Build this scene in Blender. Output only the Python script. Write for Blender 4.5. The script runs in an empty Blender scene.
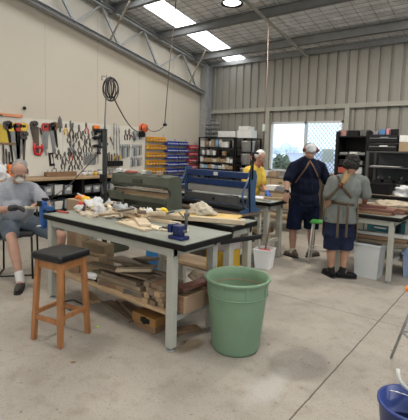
# A men's-shed workshop: benches, tools, machines and four people.
CAMROWS = ((0.781294,-0.078524,0.619204),(0.623606,0.056273,-0.779711),(0.026382,0.995323,0.092934))
SKY_E, WORLD_E, LAMP_GLOW, LAMP_P, EXPO = 5.0, 2.4, 9.0, 78.0, -0.05
import bpy, bmesh, math, random
from mathutils import Vector, Matrix, noise
random.seed(7)
PI = math.pi
SC = bpy.context.scene
COL = SC.collection
V = Vector

# ------------------------------------------------------------------ camera model
RM = Matrix(CAMROWS)
F_PX, CX, CY, EYE = 402.0, 204.0, 187.0, 1.63

def ray(x, y):
    return (RM @ V((x - CX, -(y - CY), -F_PX))).normalized()

def at(x, y, X=None, Y=None, z=None):
    """real-world point on a known plane of the room, read off the photograph"""
    d = ray(x, y)
    if z is not None: t = (z - EYE) / d.z
    elif X is not None: t = X / d.x
    else: t = Y / d.y
    return V((0, 0, EYE)) + d * t

# ------------------------------------------------------------------ materials
MATS = {}
def mat(name, col, rough=.6, metal=0.0, var=.12, scale=6.0, bump=0.0, bscale=40.0, spec=.5,
        emit=None, estr=0, stretch=(1, 1, 1), alpha=None, coat=0):
    if name in MATS: return MATS[name]
    m = bpy.data.materials.new(name); m.use_nodes = True
    nt = m.node_tree; b = nt.nodes['Principled BSDF']
    b.inputs['Roughness'].default_value = rough
    b.inputs['Metallic'].default_value = metal
    b.inputs['Specular IOR Level'].default_value = spec
    if coat: b.inputs['Coat Weight'].default_value = coat
    tc = nt.nodes.new('ShaderNodeTexCoord'); mp = nt.nodes.new('ShaderNodeMapping')
    mp.inputs['Scale'].default_value = stretch
    nt.links.new(tc.outputs['Object'], mp.inputs['Vector'])
    nz = nt.nodes.new('ShaderNodeTexNoise'); nz.inputs['Scale'].default_value = scale
    nz.inputs['Detail'].default_value = 5
    nt.links.new(mp.outputs['Vector'], nz.inputs['Vector'])
    cr = nt.nodes.new('ShaderNodeValToRGB')
    c = V(col)
    cr.color_ramp.elements[0].position = .3; cr.color_ramp.elements[1].position = .7
    cr.color_ramp.elements[0].color = (*(c * (1 - var)), 1)
    cr.color_ramp.elements[1].color = (*[min(1, q) for q in c * (1 + var)], 1)
    nt.links.new(nz.outputs['Fac'], cr.inputs['Fac'])
    nt.links.new(cr.outputs['Color'], b.inputs['Base Color'])
    if bump:
        n2 = nt.nodes.new('ShaderNodeTexNoise'); n2.inputs['Scale'].default_value = bscale
        n2.inputs['Detail'].default_value = 6
        nt.links.new(mp.outputs['Vector'], n2.inputs['Vector'])
        bp = nt.nodes.new('ShaderNodeBump'); bp.inputs['Strength'].default_value = bump
        bp.inputs['Distance'].default_value = .01
        nt.links.new(n2.outputs['Fac'], bp.inputs['Height'])
        nt.links.new(bp.outputs['Normal'], b.inputs['Normal'])
    if emit:
        b.inputs['Emission Color'].default_value = (*emit, 1)
        b.inputs['Emission Strength'].default_value = estr
    if alpha: b.inputs['Alpha'].default_value = alpha
    MATS[name] = m
    return m

def wood(name, col, rough=.6, dark=.6, scale=3.0, stretch=(1, 12, 12)):
    if name in MATS: return MATS[name]
    m = mat(name, col, rough, var=.1, scale=scale, stretch=stretch)
    nt = m.node_tree; b = nt.nodes['Principled BSDF']
    ramp = [n for n in nt.nodes if n.type == 'VALTORGB'][0]
    c = V(col)
    ramp.color_ramp.elements[0].color = (*(c * dark), 1)
    ramp.color_ramp.elements[1].color = (*c, 1)
    return m

# ------------------------------------------------------------------ mesh builder
def basis(d, up=(0, 0, 1)):
    d = V(d).normalized(); u = V(up)
    if abs(d.dot(u)) > .98: u = V((1, 0, 0))
    a = u.cross(d).normalized(); b = d.cross(a).normalized()
    return a, b, d

def rz(a): return Matrix.Rotation(a, 3, 'Z')

class MB:
    def __init__(s): s.v = []; s.f = []; s.sm = []
    def add(s, vs, fs, smooth=False):
        n = len(s.v); s.v += [V(p) for p in vs]
        s.f += [[i + n for i in f] for f in fs]; s.sm += [smooth] * len(fs)
        return s
    def box(s, c, d, rot=None, bev=0.0, taper=1.0):
        bm = bmesh.new(); bmesh.ops.create_cube(bm, size=1)
        for v in bm.verts:
            k = taper if v.co.z < 0 else 1
            v.co = V((v.co.x * d[0] * k, v.co.y * d[1] * k, v.co.z * d[2]))
        if bev:
            bmesh.ops.bevel(bm, geom=list(bm.edges), offset=min(bev, min(d) * .45), segments=2, affect='EDGES', profile=.5)
        R = rot if isinstance(rot, Matrix) else (rz(rot) if rot else None)
        bm.verts.index_update()
        vs = [(R @ v.co if R else v.co) + V(c) for v in bm.verts]
        fs = [[v.index for v in f.verts] for f in bm.faces]
        bm.free(); return s.add(vs, fs)
    def b2(s, lo, hi, bev=0.0):
        lo, hi = V(lo), V(hi); return s.box((lo + hi) / 2, [abs(q) for q in hi - lo], bev=bev)
    def bar(s, p0, p1, w, h, up=(0, 0, 1), bev=0.0):
        p0, p1 = V(p0), V(p1); a, b, d = basis(p1 - p0, up)
        R = Matrix((a, b, d)).transposed()
        return s.box((p0 + p1) / 2, (w, h, (p1 - p0).length), R, bev)
    def cyl(s, p0, p1, r0, r1=None, n=16, caps=True):
        r1 = r0 if r1 is None else r1
        p0, p1 = V(p0), V(p1); a, b, d = basis(p1 - p0)
        vs = []
        for p, r in ((p0, r0), (p1, r1)):
            for i in range(n):
                t = 2 * PI * i / n; vs.append(p + (a * math.cos(t) + b * math.sin(t)) * r)
        s.add(vs, [[i, (i + 1) % n, n + (i + 1) % n, n + i] for i in range(n)], True)
        if caps: 
            k = len(s.v) - 2 * n
            s.f += [[k + i for i in range(n)][::-1], [k + n + i for i in range(n)]]; s.sm += [False, False]
        return s
    def tube(s, pts, r, n=8, closed=False):
        pts = [V(p) for p in pts]; m = len(pts); vs = []
        pa = None
        for i, p in enumerate(pts):
            d = (pts[(i + 1) % m] - pts[i - 1]) if closed else pts[min(i + 1, m - 1)] - pts[max(i - 1, 0)]
            if d.length < 1e-6: d = V((0, 0, 1))
            d.normalize()
            if pa is None: a, b, _ = basis(d)
            else:
                a = pa - d * pa.dot(d)
                a = a.normalized() if a.length > 1e-5 else basis(d)[0]
                b = d.cross(a)
            pa = a
            rr = r[i] if isinstance(r, (list, tuple)) else r
            vs += [p + (a * math.cos(2 * PI * k / n) + b * math.sin(2 * PI * k / n)) * rr for k in range(n)]
        fs = []
        for i in range(m if closed else m - 1):
            j = (i + 1) % m
            fs += [[i * n + k, i * n + (k + 1) % n, j * n + (k + 1) % n, j * n + k] for k in range(n)]
        if not closed: fs += [list(range(n))[::-1], [(m - 1) * n + k for k in range(n)]]
        return s.add(vs, fs, True)
    def lathe(s, prof, c=(0, 0, 0), n=32, axis=(0, 0, 1)):
        """prof: list of (radius, height), closed if both ends have radius 0 (or a loop)"""
        a, b, d = basis(axis) if tuple(axis) != (0, 0, 1) else (V((1, 0, 0)), V((0, 1, 0)), V((0, 0, 1)))
        vs = []
        for r, h in prof:
            vs += [V(c) + d * h + (a * math.cos(2 * PI * k / n) + b * math.sin(2 * PI * k / n)) * max(r, 1e-4) for k in range(n)]
        fs = []
        for i in range(len(prof) - 1):
            fs += [[i * n + k, i * n + (k + 1) % n, (i + 1) * n + (k + 1) % n, (i + 1) * n + k] for k in range(n)]
        return s.add(vs, fs, True)
    def ell(s, c, r, R=None, n=14):
        if isinstance(r, (int, float)): r = (r, r, r)
        vs, fs = [], []
        for i in range(1, n):
            th = PI * i / n
            for k in range(2 * n):
                ph = PI * k / n
                vs.append(V((math.sin(th) * math.cos(ph) * r[0], math.sin(th) * math.sin(ph) * r[1], math.cos(th) * r[2])))
        vs += [V((0, 0, r[2])), V((0, 0, -r[2]))]
        T, B = len(vs) - 2, len(vs) - 1; w = 2 * n
        for i in range(n - 2):
            fs += [[i * w + k, (i + 1) * w + k, (i + 1) * w + (k + 1) % w, i * w + (k + 1) % w] for k in range(w)]
        fs += [[T, k, (k + 1) % w] for k in range(w)]
        fs += [[B, (n - 2) * w + (k + 1) % w, (n - 2) * w + k] for k in range(w)]
        return s.add([(R @ v if R else v) + V(c) for v in vs], fs, True)
    def prism(s, poly, o, u, w, th):
        """poly of (a,b) in the plane (u,w) at o, extruded by th along u x w"""
        o, u, w = V(o), V(u).normalized(), V(w).normalized(); nn = u.cross(w)
        n = len(poly)
        vs = [o + u * a + w * b for a, b in poly] + [o + u * a + w * b + nn * th for a, b in poly]
        fs = [list(range(n))[::-1], list(range(n, 2 * n))] + [[i, (i + 1) % n, n + (i + 1) % n, n + i] for i in range(n)]
        return s.add(vs, fs)
    def mesh(s, name, org=V((0, 0, 0)), inv=None):
        me = bpy.data.meshes.new(name)
        vs = [(inv @ (v - org) if inv else v - org) for v in s.v]
        me.from_pydata([tuple(v) for v in vs], [], s.f)
        me.polygons.foreach_set('use_smooth', s.sm); me.update()
        bm = bmesh.new(); bm.from_mesh(me); bmesh.ops.recalc_face_normals(bm, faces=bm.faces); bm.to_mesh(me); bm.free()
        return me
    def build(s, name, m, parent=None, label=None, local=True):
        """part under a thing. local=False: the verts are world coordinates"""
        if parent is not None:
            if local: me = s.mesh(name)
            else:
                L, r = WORLD.get(parent.name, (V((0, 0, 0)), 0))
                me = s.mesh(name, L, rz(-r))
        else: me = s.mesh(name)
        o = bpy.data.objects.new(name, me); COL.objects.link(o)
        me.materials.append(m)
        if parent is not None:
            o.parent = parent
            WORLD[o.name] = WORLD.get(parent.name, (V((0, 0, 0)), 0))
        if label: o['label'] = label
        return o
    def solo(s, name, m, label, cat, group=None, kind=None):
        """a top-level thing that is one mesh, verts in world coordinates; its origin goes to its base"""
        lo = V([min(v[i] for v in s.v) for i in range(3)]); hi = V([max(v[i] for v in s.v) for i in range(3)])
        org = V(((lo.x + hi.x) / 2, (lo.y + hi.y) / 2, lo.z))
        me = s.mesh(name, org)
        o = bpy.data.objects.new(name, me); COL.objects.link(o); o.location = org
        me.materials.append(m); WORLD[o.name] = (org, 0)
        return tag(o, label, cat, group, kind)

WORLD = {}
def tag(o, label=None, cat=None, group=None, kind=None):
    if label: o['label'] = label
    if cat: o['category'] = cat
    if group: o['group'] = group
    if kind: o['kind'] = kind
    return o
def thing(name, label, cat, loc=(0, 0, 0), rot=0, group=None):
    o = bpy.data.objects.new(name, None); COL.objects.link(o)
    o.location = loc; o.rotation_euler = (0, 0, rot); o.empty_display_size = .1
    WORLD[o.name] = (V(loc), rot)
    return tag(o, label, cat, group)
def struct(name, mb, m, parent=None):
    o = mb.build(name, m, parent)
    if parent is None: o['kind'] = 'structure'
    return o
KIDS = {}
def copy_tree(o, parent=None):
    c = o.copy(); COL.objects.link(c)
    if parent is not None: c.parent = parent
    for ch in [x for x in KIDS.get(o.name, o.children)]: copy_tree(ch, c)
    return c
def bake(o, mods):
    """apply modifiers and keep one plain mesh"""
    for t, kw in mods:
        md = o.modifiers.new(t.lower(), t)
        for k, v in kw.items(): setattr(md, k, v)
    dg = bpy.context.evaluated_depsgraph_get()
    me = bpy.data.meshes.new_from_object(o.evaluated_get(dg))
    old = o.data; o.modifiers.clear(); o.data = me
    bpy.data.meshes.remove(old)
    me.polygons.foreach_set('use_smooth', [True] * len(me.polygons))
    return o
ORD = ['first', 'second', 'third', 'fourth', 'fifth', 'sixth', 'seventh', 'eighth', 'ninth', 'tenth', 'eleventh', 'twelfth', 'thirteenth', 'fourteenth', 'fifteenth', 'sixteenth']

# colours
steel = mat('grey_painted_steel', (.37, .36, .31), .55, .0, var=.06, spec=.3)
galv = mat('galvanised_steel', (.36, .365, .36), .55, .35, var=.12, scale=14)
chrome = mat('bright_steel', (.6, .6, .6), .28, .9, var=.08)
oldsteel = mat('worn_tool_steel', (.16, .155, .15), .45, .7, var=.3, scale=20)
blackp = mat('black_plastic', (.010, .010, .011), .5, var=.2, spec=.25)
blackm = mat('black_metal', (.010, .010, .010), .5, .0, var=.2, spec=.22)
rubber = mat('rubber', (.03, .03, .03), .8, var=.2)
white = mat('white_plastic', (.72, .72, .70), .5, var=.05)
offwhite = mat('off_white', (.6, .59, .55), .6, var=.08)
yellow = mat('yellow_plastic', (.78, .46, .03), .45, var=.08)
orange = mat('orange_plastic', (.85, .2, .02), .45, var=.08)
red = mat('red_plastic', (.5, .03, .03), .4, var=.1)
blue = mat('blue_plastic', (.03, .09, .42), .4, var=.1)
tan = wood('pale_timber', (.42, .29, .165))
pine = wood('pine_timber', (.62, .5, .34), dark=.75)
brown = wood('brown_timber', (.26, .15, .08))
purple = wood('purple_brown_timber', (.2, .085, .06))
greywood = wood('weathered_timber', (.21, .155, .105))
card = mat('cardboard', (.34, .24, .15), .8, var=.08)
greyp = mat('grey_plastic', (.22, .225, .23), .5, var=.08)
glassy = mat('clear_plastic', (.26, .27, .28), .2, var=.1)
navy = mat('navy_cloth', (.007, .009, .020), .95, var=.2, bump=.3, bscale=30, spec=.1)
# ================================================================== THE SHED
XL, XR, YB, YF = -7.4, 4.5, 9.36, -7.0
def roofz(Y): return 4.10 + .185 * (9.36 - Y)

# floor -------------------------------------------------------------
fm = mat('concrete_floor', (.345, .312, .268), .6, var=.14, scale=1.1, bump=.15, bscale=60, spec=.35)
nt = fm.node_tree; pb = nt.nodes['Principled BSDF']; N = nt.nodes.new; L = nt.links.new
tc = [n for n in nt.nodes if n.type == 'TEX_COORD'][0]
base = pb.inputs['Base Color'].links[0].from_socket
def mixmul(base, fac, col):
    m = N('ShaderNodeMix'); m.data_type = 'RGBA'; m.blend_type = 'MULTIPLY'
    L(fac, m.inputs['Factor']); L(base, m.inputs['A']); m.inputs['B'].default_value = (*col, 1)
    return m.outputs['Result']
def mth(op, a, b=None, clamp=False):
    m = N('ShaderNodeMath'); m.operation = op; m.use_clamp = clamp
    for i, q in enumerate((a, b)):
        if q is None: continue
        if isinstance(q, (int, float)): m.inputs[i].default_value = q
        else: L(q, m.inputs[i])
    return m.outputs[0]
sep = N('ShaderNodeSeparateXYZ'); L(tc.outputs['Object'], sep.inputs[0])
# fine speckle and blotches
for sc_, lo, hi, c in ((9, .52, .70, (.86, .845, .82)), (3.2, .5, .70, (.88, .87, .85)), (60, .55, .70, (.74, .72, .69)), (150, .5, .7, (.85, .84, .82)), (18, .695, .72, (.55, .5, .46))):
    nz = N('ShaderNodeTexNoise'); nz.inputs['Scale'].default_value = sc_; nz.inputs['Detail'].default_value = 4
    L(tc.outputs['Object'], nz.inputs['Vector'])
    mr = N('ShaderNodeMapRange'); L(nz.outputs['Fac'], mr.inputs['Value'])
    mr.inputs['From Min'].default_value = lo; mr.inputs['From Max'].default_value = hi
    base = mixmul(base, mr.outputs[0], c)
# saw-cut joints
wob = N('ShaderNodeTexNoise'); wob.inputs['Scale'].default_value = 5; L(tc.outputs['Object'], wob.inputs['Vector'])
wv = mth('MULTIPLY', mth('SUBTRACT', wob.outputs['Fac'], .5), .012)
for ax, c0, per, hw in (('X', -1.0, 4.0, .0055), ('Y', 4.07, 5.3, .0035)):
    d = mth('ADD', mth('SUBTRACT', sep.outputs[ax], c0 + per / 2), wv)
    d = mth('ABSOLUTE', mth('SUBTRACT', mth('FLOORED_MODULO', d, per), per / 2))
    base = mixmul(base, mth('LESS_THAN', d, hw), (.3, .28, .26))
# darker patches and a scuffed pale patch, each with its own outline
def blob_mask(cx_, cy_, rx, ry, soft, wobble):
    a = mth('DIVIDE', mth('SUBTRACT', sep.outputs['X'], cx_), rx); b = mth('DIVIDE', mth('SUBTRACT', sep.outputs['Y'], cy_), ry)
    r = mth('SQRT', mth('ADD', mth('MULTIPLY', a, a), mth('MULTIPLY', b, b)))
    r = mth('ADD', r, mth('MULTIPLY', mth('SUBTRACT', wob.outputs['Fac'], .5), wobble))
    mr = N('ShaderNodeMapRange'); L(r, mr.inputs['Value'])
    mr.inputs['From Min'].default_value = 1 + soft; mr.inputs['From Max'].default_value = 1 - soft
    return mr.outputs[0]
base = mixmul(base, blob_mask(-1.24, 2.80, .22, .26, .12, .35), (.74, .74, .74))
base = mixmul(base, blob_mask(-1.3, 3.0, .45, .55, .3, .8), (.92, .92, .92))
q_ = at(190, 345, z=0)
base = mixmul(base, blob_mask(q_.x, q_.y, .085, .15, .25, .7), (.62, .53, .44))  # bench shadow by the near leg, painted brown into the floor colour
q_ = at(60, 375, z=0)
base = mixmul(base, blob_mask(q_.x, q_.y, .5, .3, .5, 1.2), (.86, .85, .84))
m_ = N('ShaderNodeMix'); m_.data_type = 'RGBA'; L(mth('MULTIPLY', blob_mask(-1.28, 2.36, .1, .22, .5, 1.6), .35), m_.inputs['Factor'])
L(base, m_.inputs['A']); m_.inputs['B'].default_value = (.55, .54, .52, 1); base = m_.outputs['Result']
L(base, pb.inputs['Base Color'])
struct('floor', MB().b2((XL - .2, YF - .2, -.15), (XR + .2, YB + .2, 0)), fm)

# left wall: lined with pale panels ----------------------------------
lm = mat('pale_wall_panel', (.55, .495, .405), .5, var=.02, scale=1.2)
mb = MB()
ys = [YF, -4.6, -2.2, .2, 1.9, 3.1, 4.28, 5.5, 6.7, 7.9, YB]
for a, b in zip(ys[:-1], ys[1:]):
    z0, z1 = roofz(a), roofz(b)
    mb.prism([(a + .003, 0), (b - .003, 0), (b - .003, z1), (a + .003, z0)], (XL - .1, 0, 0), (0, 1, 0), (0, 0, 1), .1)
struct('wall_left', mb, lm)
sm = mat('panel_seam', (.44, .405, .34), .7)
mb = MB()
for y in ys[1:-1]: mb.b2((XL - .05, y - .006, 0), (XL - .003, y + .006, roofz(y)))
struct('trim_1', mb, sm)

# back wall: vertical ribbed cladding with a window --------------------
cm = mat('ribbed_steel_cladding', (.31, .295, .26), .5, .1, var=.05, scale=2)
WX0, WX1, WZ0, WZ1 = -5.24, -3.34, 1.12, 2.38
def ribbed(mb, x0, x1, z0, z1, y, per=.235):
    """trapezoid sheet, closed strip of real thickness"""
    pts = []
    k = math.floor(x0 / per) * per
    while k < x1 + per:
        for dx, dy in ((0, 0), (.165, 0), (.178, .042), (.222, .042)): pts.append((k + dx, dy))
        k += per
    pts = [(min(max(a, x0), x1), b) for a, b in pts]
    q = [pts[0]]
    for p in pts[1:]:
        if p[0] - q[-1][0] > 1e-4: q.append(p)
    n = len(q); vs = []
    for zz in (z0, z1):
        vs += [(a, y + b, zz) for a, b in q] + [(a, y + b + .02, zz) for a, b in q]
    fs = []
    for i in range(n - 1):
        A, B, C, D = i, i + 1, 2 * n + i + 1, 2 * n + i
        fs += [[A, B, C, D], [A + n, D + n, C + n, B + n], [A, A + n, B + n, B], [D, C, C + n, D + n]]
    mb.add(vs, fs)
mb = MB()
ribbed(mb, XL, WX0, 0, 4.1, YB); ribbed(mb, WX1, XR, 0, 4.1, YB)
ribbed(mb, WX0, WX1, 0, WZ0, YB); ribbed(mb, WX0, WX1, WZ1, 4.1, YB)
struct('wall_back', mb, cm)
mb = MB()
mb.b2((XL, YB - .09, 2.66), (XR, YB - .005, 2.76)); mb.b2((XL, YB - .09, 1.02), (WX0, YB - .005, 1.10)); mb.b2((WX1, YB - .09, 1.02), (XR, YB - .005, 1.10))
for x in (WX0 - .08, WX1 + .08, .2, 2.6): mb.b2((x - .05, YB - .1, 0), (x + .05, YB - .004, 2.66))
struct('trim_2', mb, steel)
mb = MB(); mb.b2((XL, YB - .07, 3.97), (XR, YB - .005, 4.085)); struct('trim_3', mb, galv)

# window: aluminium slider, right pane behind a diamond mesh -----------
wf = MB(); y0, y1 = YB - .03, YB + .05
for a, b in (((WX0, WZ0), (WX1, WZ0 + .05)), ((WX0, WZ1 - .05), (WX1, WZ1)), ((WX0, WZ0), (WX0 + .05, WZ1)), ((WX1 - .05, WZ0), (WX1, WZ1)), ((-4.31, WZ0), (-4.25, WZ1))):
    wf.b2((a[0], y0, a[1]), (b[0], y1, b[1]))
win = struct('window_1', wf, mat('window_frame_white', (.62, .64, .65), .4, var=.03))
gl = bpy.data.materials.new('window_glass'); gl.use_nodes = True
g_nt = gl.node_tree; g_nt.nodes.clear()
go = g_nt.nodes.new('ShaderNodeOutputMaterial'); gt = g_nt.nodes.new('ShaderNodeBsdfTransparent'); gg = g_nt.nodes.new('ShaderNodeBsdfGlossy')
gt.inputs['Color'].default_value = (.94, .97, .98, 1); gg.inputs['Roughness'].default_value = .05
gm = g_nt.nodes.new('ShaderNodeMixShader'); gm.inputs[0].default_value = .06
g_nt.links.new(gt.outputs[0], gm.inputs[1]); g_nt.links.new(gg.outputs[0], gm.inputs[2]); g_nt.links.new(gm.outputs[0], go.inputs[0])
MB().b2((WX0 + .05, YB + .02, WZ0 + .05), (-4.31, YB + .026, WZ1 - .05)).build('pane', gl, win)
MB().b2((-4.25, YB + .02, WZ0 + .05), (WX1 - .05, YB + .026, WZ1 - .05)).build('pane', gl, win)
gr = MB(); x0, x1, z0, z1 = -4.25, WX1 - .05, WZ0 + .05, WZ1 - .05
s_ = .115; k = -20
while k < 40:
    for sg in (1, -1):
        # line z = z0 + sg*1.25*(x - x0) + k*s_
        pts = []
        for t in range(0, 201):
            x = x0 + (x1 - x0) * t / 200; z = z0 + sg * 1.2 * (x - x0) + k * s_
            if z0 <= z <= z1: pts.append((x, z))
        if len(pts) > 3: gr.bar((pts[0][0], YB - .0, pts[0][1]), (pts[-1][0], YB - .0, pts[-1][1]), .013, .008, up=(0, 1, 0))
    k += 1
gr.build('security_grille', mat('grille_blue_grey', (.10, .17, .24), .6), win)

MB().b2((-3.83, YB + .0132, 1.40), (-3.56, YB + .0182, 1.72)).solo('window_notice', mat('pale_yellow_sheet', (.85, .92, .72), .7, alpha=.45), 'pale yellowish sheet stuck on the right window pane', 'notice')
# left-hand corner column ----------------------------------------------
mb = MB()
cx0 = XL + .02
mb.b2((cx0, YB - .34, 0), (cx0 + .22, YB - .325, 4.0)); mb.b2((cx0, YB - .115, 0), (cx0 + .22, YB - .1, 4.0)); mb.b2((cx0 + .1, YB - .33, 0), (cx0 + .115, YB - .11, 4.0))
struct('trim_4', mb, galv)

# roof -------------------------------------------------------------------
foil = mat('foil_faced_blanket', (.88, .88, .88), .45, .2, var=.12, scale=5)
f_nt = foil.node_tree; fb = f_nt.nodes['Principled BSDF']; ftc = [n for n in f_nt.nodes if n.type == 'TEX_COORD'][0]
wvn = f_nt.nodes.new('ShaderNodeTexWave'); wvn.wave_type = 'BANDS'; wvn.bands_direction = 'X'; wvn.inputs['Scale'].default_value = 1.6; wvn.inputs['Distortion'].default_value = .6
wv2 = f_nt.nodes.new('ShaderNodeTexWave'); wv2.bands_direction = 'Y'; wv2.inputs['Scale'].default_value = 1.05; wv2.inputs['Distortion'].default_value = .4
nz2 = f_nt.nodes.new('ShaderNodeTexNoise'); nz2.inputs['Scale'].default_value = 18
ad = f_nt.nodes.new('ShaderNodeMath'); ad.operation = 'ADD'; ad2 = f_nt.nodes.new('ShaderNodeMath'); ad2.operation = 'ADD'
for n_ in (wvn, wv2, nz2): f_nt.links.new(ftc.outputs['Object'], n_.inputs['Vector'])
f_nt.links.new(wvn.outputs['Fac'], ad.inputs[0]); f_nt.links.new(nz2.outputs['Fac'], ad.inputs[1]); f_nt.links.new(ad.outputs[0], ad2.inputs[0]); f_nt.links.new(wv2.outputs['Fac'], ad2.inputs[1])
bpn = f_nt.nodes.new('ShaderNodeBump'); bpn.inputs['Strength'].default_value = .6; bpn.inputs['Distance'].default_value = .03
f_nt.links.new(ad2.outputs[0], bpn.inputs['Height']); f_nt.links.new(bpn.outputs['Normal'], fb.inputs['Normal'])
SK = [(-6.72, -6.12), (-1.6, -.9), (2.4, 3.1)]  # first strip is in view; the others are unseen, added for light
mb = MB(); edges = [XL - .1] + [q for s in SK for q in s] + [XR + .1]
def slope_slab(mb, xa, xb, ya, yb, dz=0, th=.06):
    mb.prism([(ya, roofz(ya) + dz), (yb, roofz(yb) + dz), (yb, roofz(yb) + dz + th), (ya, roofz(ya) + dz + th)], (xa, 0, 0), (0, 1, 0), (0, 0, 1), xb - xa)
for i in range(0, len(edges), 2): slope_slab(mb, edges[i], edges[i + 1], YF, YB + .15)
# the blanket sags in shallow bellies between the sheets' ribs
x = XL + .1
while x < XR:
    if not any(a - .05 < x < b + .05 for a, b in SK):
        mb.prism([(YF, roofz(YF) - .012), (YB, roofz(YB) - .012), (YB, roofz(YB) + .01), (YF, roofz(YF) + .01)], (x, 0, 0), (0, 1, 0), (0, 0, 1), .07)
    x += .19
struct('ceiling', mb, foil)
wm = bpy.data.materials.new('wire_mesh'); wm = mat('roof_safety_wire', (.12, .12, .12), .5, .6)
mb = MB()
x = XL + .15
while x < XR:
    if not any(a < x < b for a, b in SK): mb.bar((x, YF, roofz(YF) - .016), (x, YB, roofz(YB) - .016), .004, .004)
    x += .3
y = 1.0
while y < YB:
    mb.bar((XL, y, roofz(y) - .02), (-6.72, y, roofz(y) - .02), .004, .004)
    mb.bar((-6.12, y, roofz(y) - .02), (-1.6, y, roofz(y) - .02), .004, .004)
    mb.bar((-.9, y, roofz(y) - .02), (2.4, y, roofz(y) - .02), .004, .004)
    y += .15
struct('trim_5', mb, wm)
skm = mat('daylit_roof_sheet', (.8, .82, .84), .5, emit=(.93, .97, 1.0), estr=SKY_E)
for i, (a, b) in enumerate(SK):
    mb = MB(); slope_slab(mb, a, b, YF, YB + .1)
    xx = a + .06
    struct('window_%d' % (i + 2), mb, skm)  # roof strips past the first are unseen glowing skylights added as lighting
# purlins (C sections)
pur = mat('purlin_galvanised', (.24, .24, .23), .6, .2, var=.1)
mb = MB(); y = 8.62
while y > YF:
    z = roofz(y) - .02
    mb.b2((XL, y - .006, z - .20), (XR, y + .006, z - .002)); mb.b2((XL, y - .07, z - .20), (XR, y + .0, z - .19)); mb.b2((XL, y - .07, z - .02), (XR, y, z - .01)); mb.b2((XL, y - .07, z - .20), (XR, y - .06, z - .175))
    y -= 1.38
struct('trim_6', mb, pur)
# flat bracing strap and rod under the roof
p, q = at(258, -3, z=4.33), V((-4.24, 9.2, 3.95)); 
mb = MB(); mb.bar((-4.30, 4.0, roofz(4.0) - .26), (-4.24, 9.16, roofz(9.16) - .24), .045, .045); struct('trim_7', mb, steel)
mb = MB(); mb.bar((-1.2, 6.1, roofz(6.1) - .26), (-4.15, 8.6, roofz(8.6) - .24), .03, .03)

# lattice rafter along the left wall ----------------------------------------
tz0 = lambda y: 3.17 + .203 * (9.02 - y)          # under side of the bottom chord
tz1 = lambda y: 4.03 + .185 * (8.99 - y)          # top of the top chord
XT = XL + .12
mb = MB()
def chord(fz, y0, y1, h, w, t=.012):
    for dz in (0, h - t): mb.prism([(y0, fz(y0) + dz), (y1, fz(y1) + dz), (y1, fz(y1) + dz + t), (y0, fz(y0) + dz + t)], (XT - w / 2, 0, 0), (0, 1, 0), (0, 0, 1), w)
    mb.prism([(y0, fz(y0)), (y1, fz(y1)), (y1, fz(y1) + h), (y0, fz(y0) + h)], (XT - .006, 0, 0), (0, 1, 0), (0, 0, 1), .012)
chord(tz0, YF, 9.1, .10, .15); chord(lambda y: tz1(y) - .09, YF, 9.1, .09, .13)
truss = struct('trim_8', mb, galv)
nb = [8.75, 7.22, 6.0, 4.85, 3.6, 2.4, 1.2, 0, -1.2]; ntp = [8.1, 6.72, 5.5, 4.35, 3.2, 2.0, .8, -.4, -1.6]
mb = MB()
for i in range(len(nb)):
    b = V((XT, nb[i], tz0(nb[i]) + .08)); t = V((XT, ntp[i], tz1(ntp[i]) - .06))
    mb.bar(b, t, .05, .05, up=(1, 0, 0))
    if i + 1 < len(nb):
        b2 = V((XT, nb[i + 1], tz0(nb[i + 1]) + .08)); mb.bar(t, b2, .032, .032, up=(1, 0, 0))
struct('trim_9', mb, galv)
mb = MB()
for ya, yb, dx in ((8.33, 8.3, .62), (5.68, 5.75, .62), (2.9, 2.95, .62)):
    mb.bar((XT + .05, ya, tz0(ya) + .05), (XT + dx, yb, roofz(yb) - .12), .03, .03)
struct('trim_10', mb, mat('rusty_fly_brace', (.38, .33, .26), .5, .4))

# the unseen sides of the shed, with open roller doors ------------------------
dm = mat('ribbed_steel_cladding_b', (.34, .34, .32), .5, .2)
mb = MB()
mb.b2((XR, YF, 0), (XR + .1, -4.5, 7.3)); mb.b2((XR, -.5, 0), (XR + .1, 1.5, 7.3)); mb.b2((XR, 5.0, 0), (XR + .1, YB + .1, 5.5)); mb.b2((XR, -4.5, 4.6), (XR + .1, -.5, 7.3)); mb.b2((XR, 1.5, 4.2), (XR + .1, 5.0, 6.2))
struct('wall_right', mb, dm)
mb = MB()
mb.b2((XL - .1, YF - .1, 0), (-5.0, YF, 7.2)); mb.b2((-.8, YF - .1, 0), (XR + .1, YF, 7.2)); mb.b2((-5.0, YF - .1, 3.6), (-.8, YF, 7.2))
struct('wall_front', mb, dm)

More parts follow.
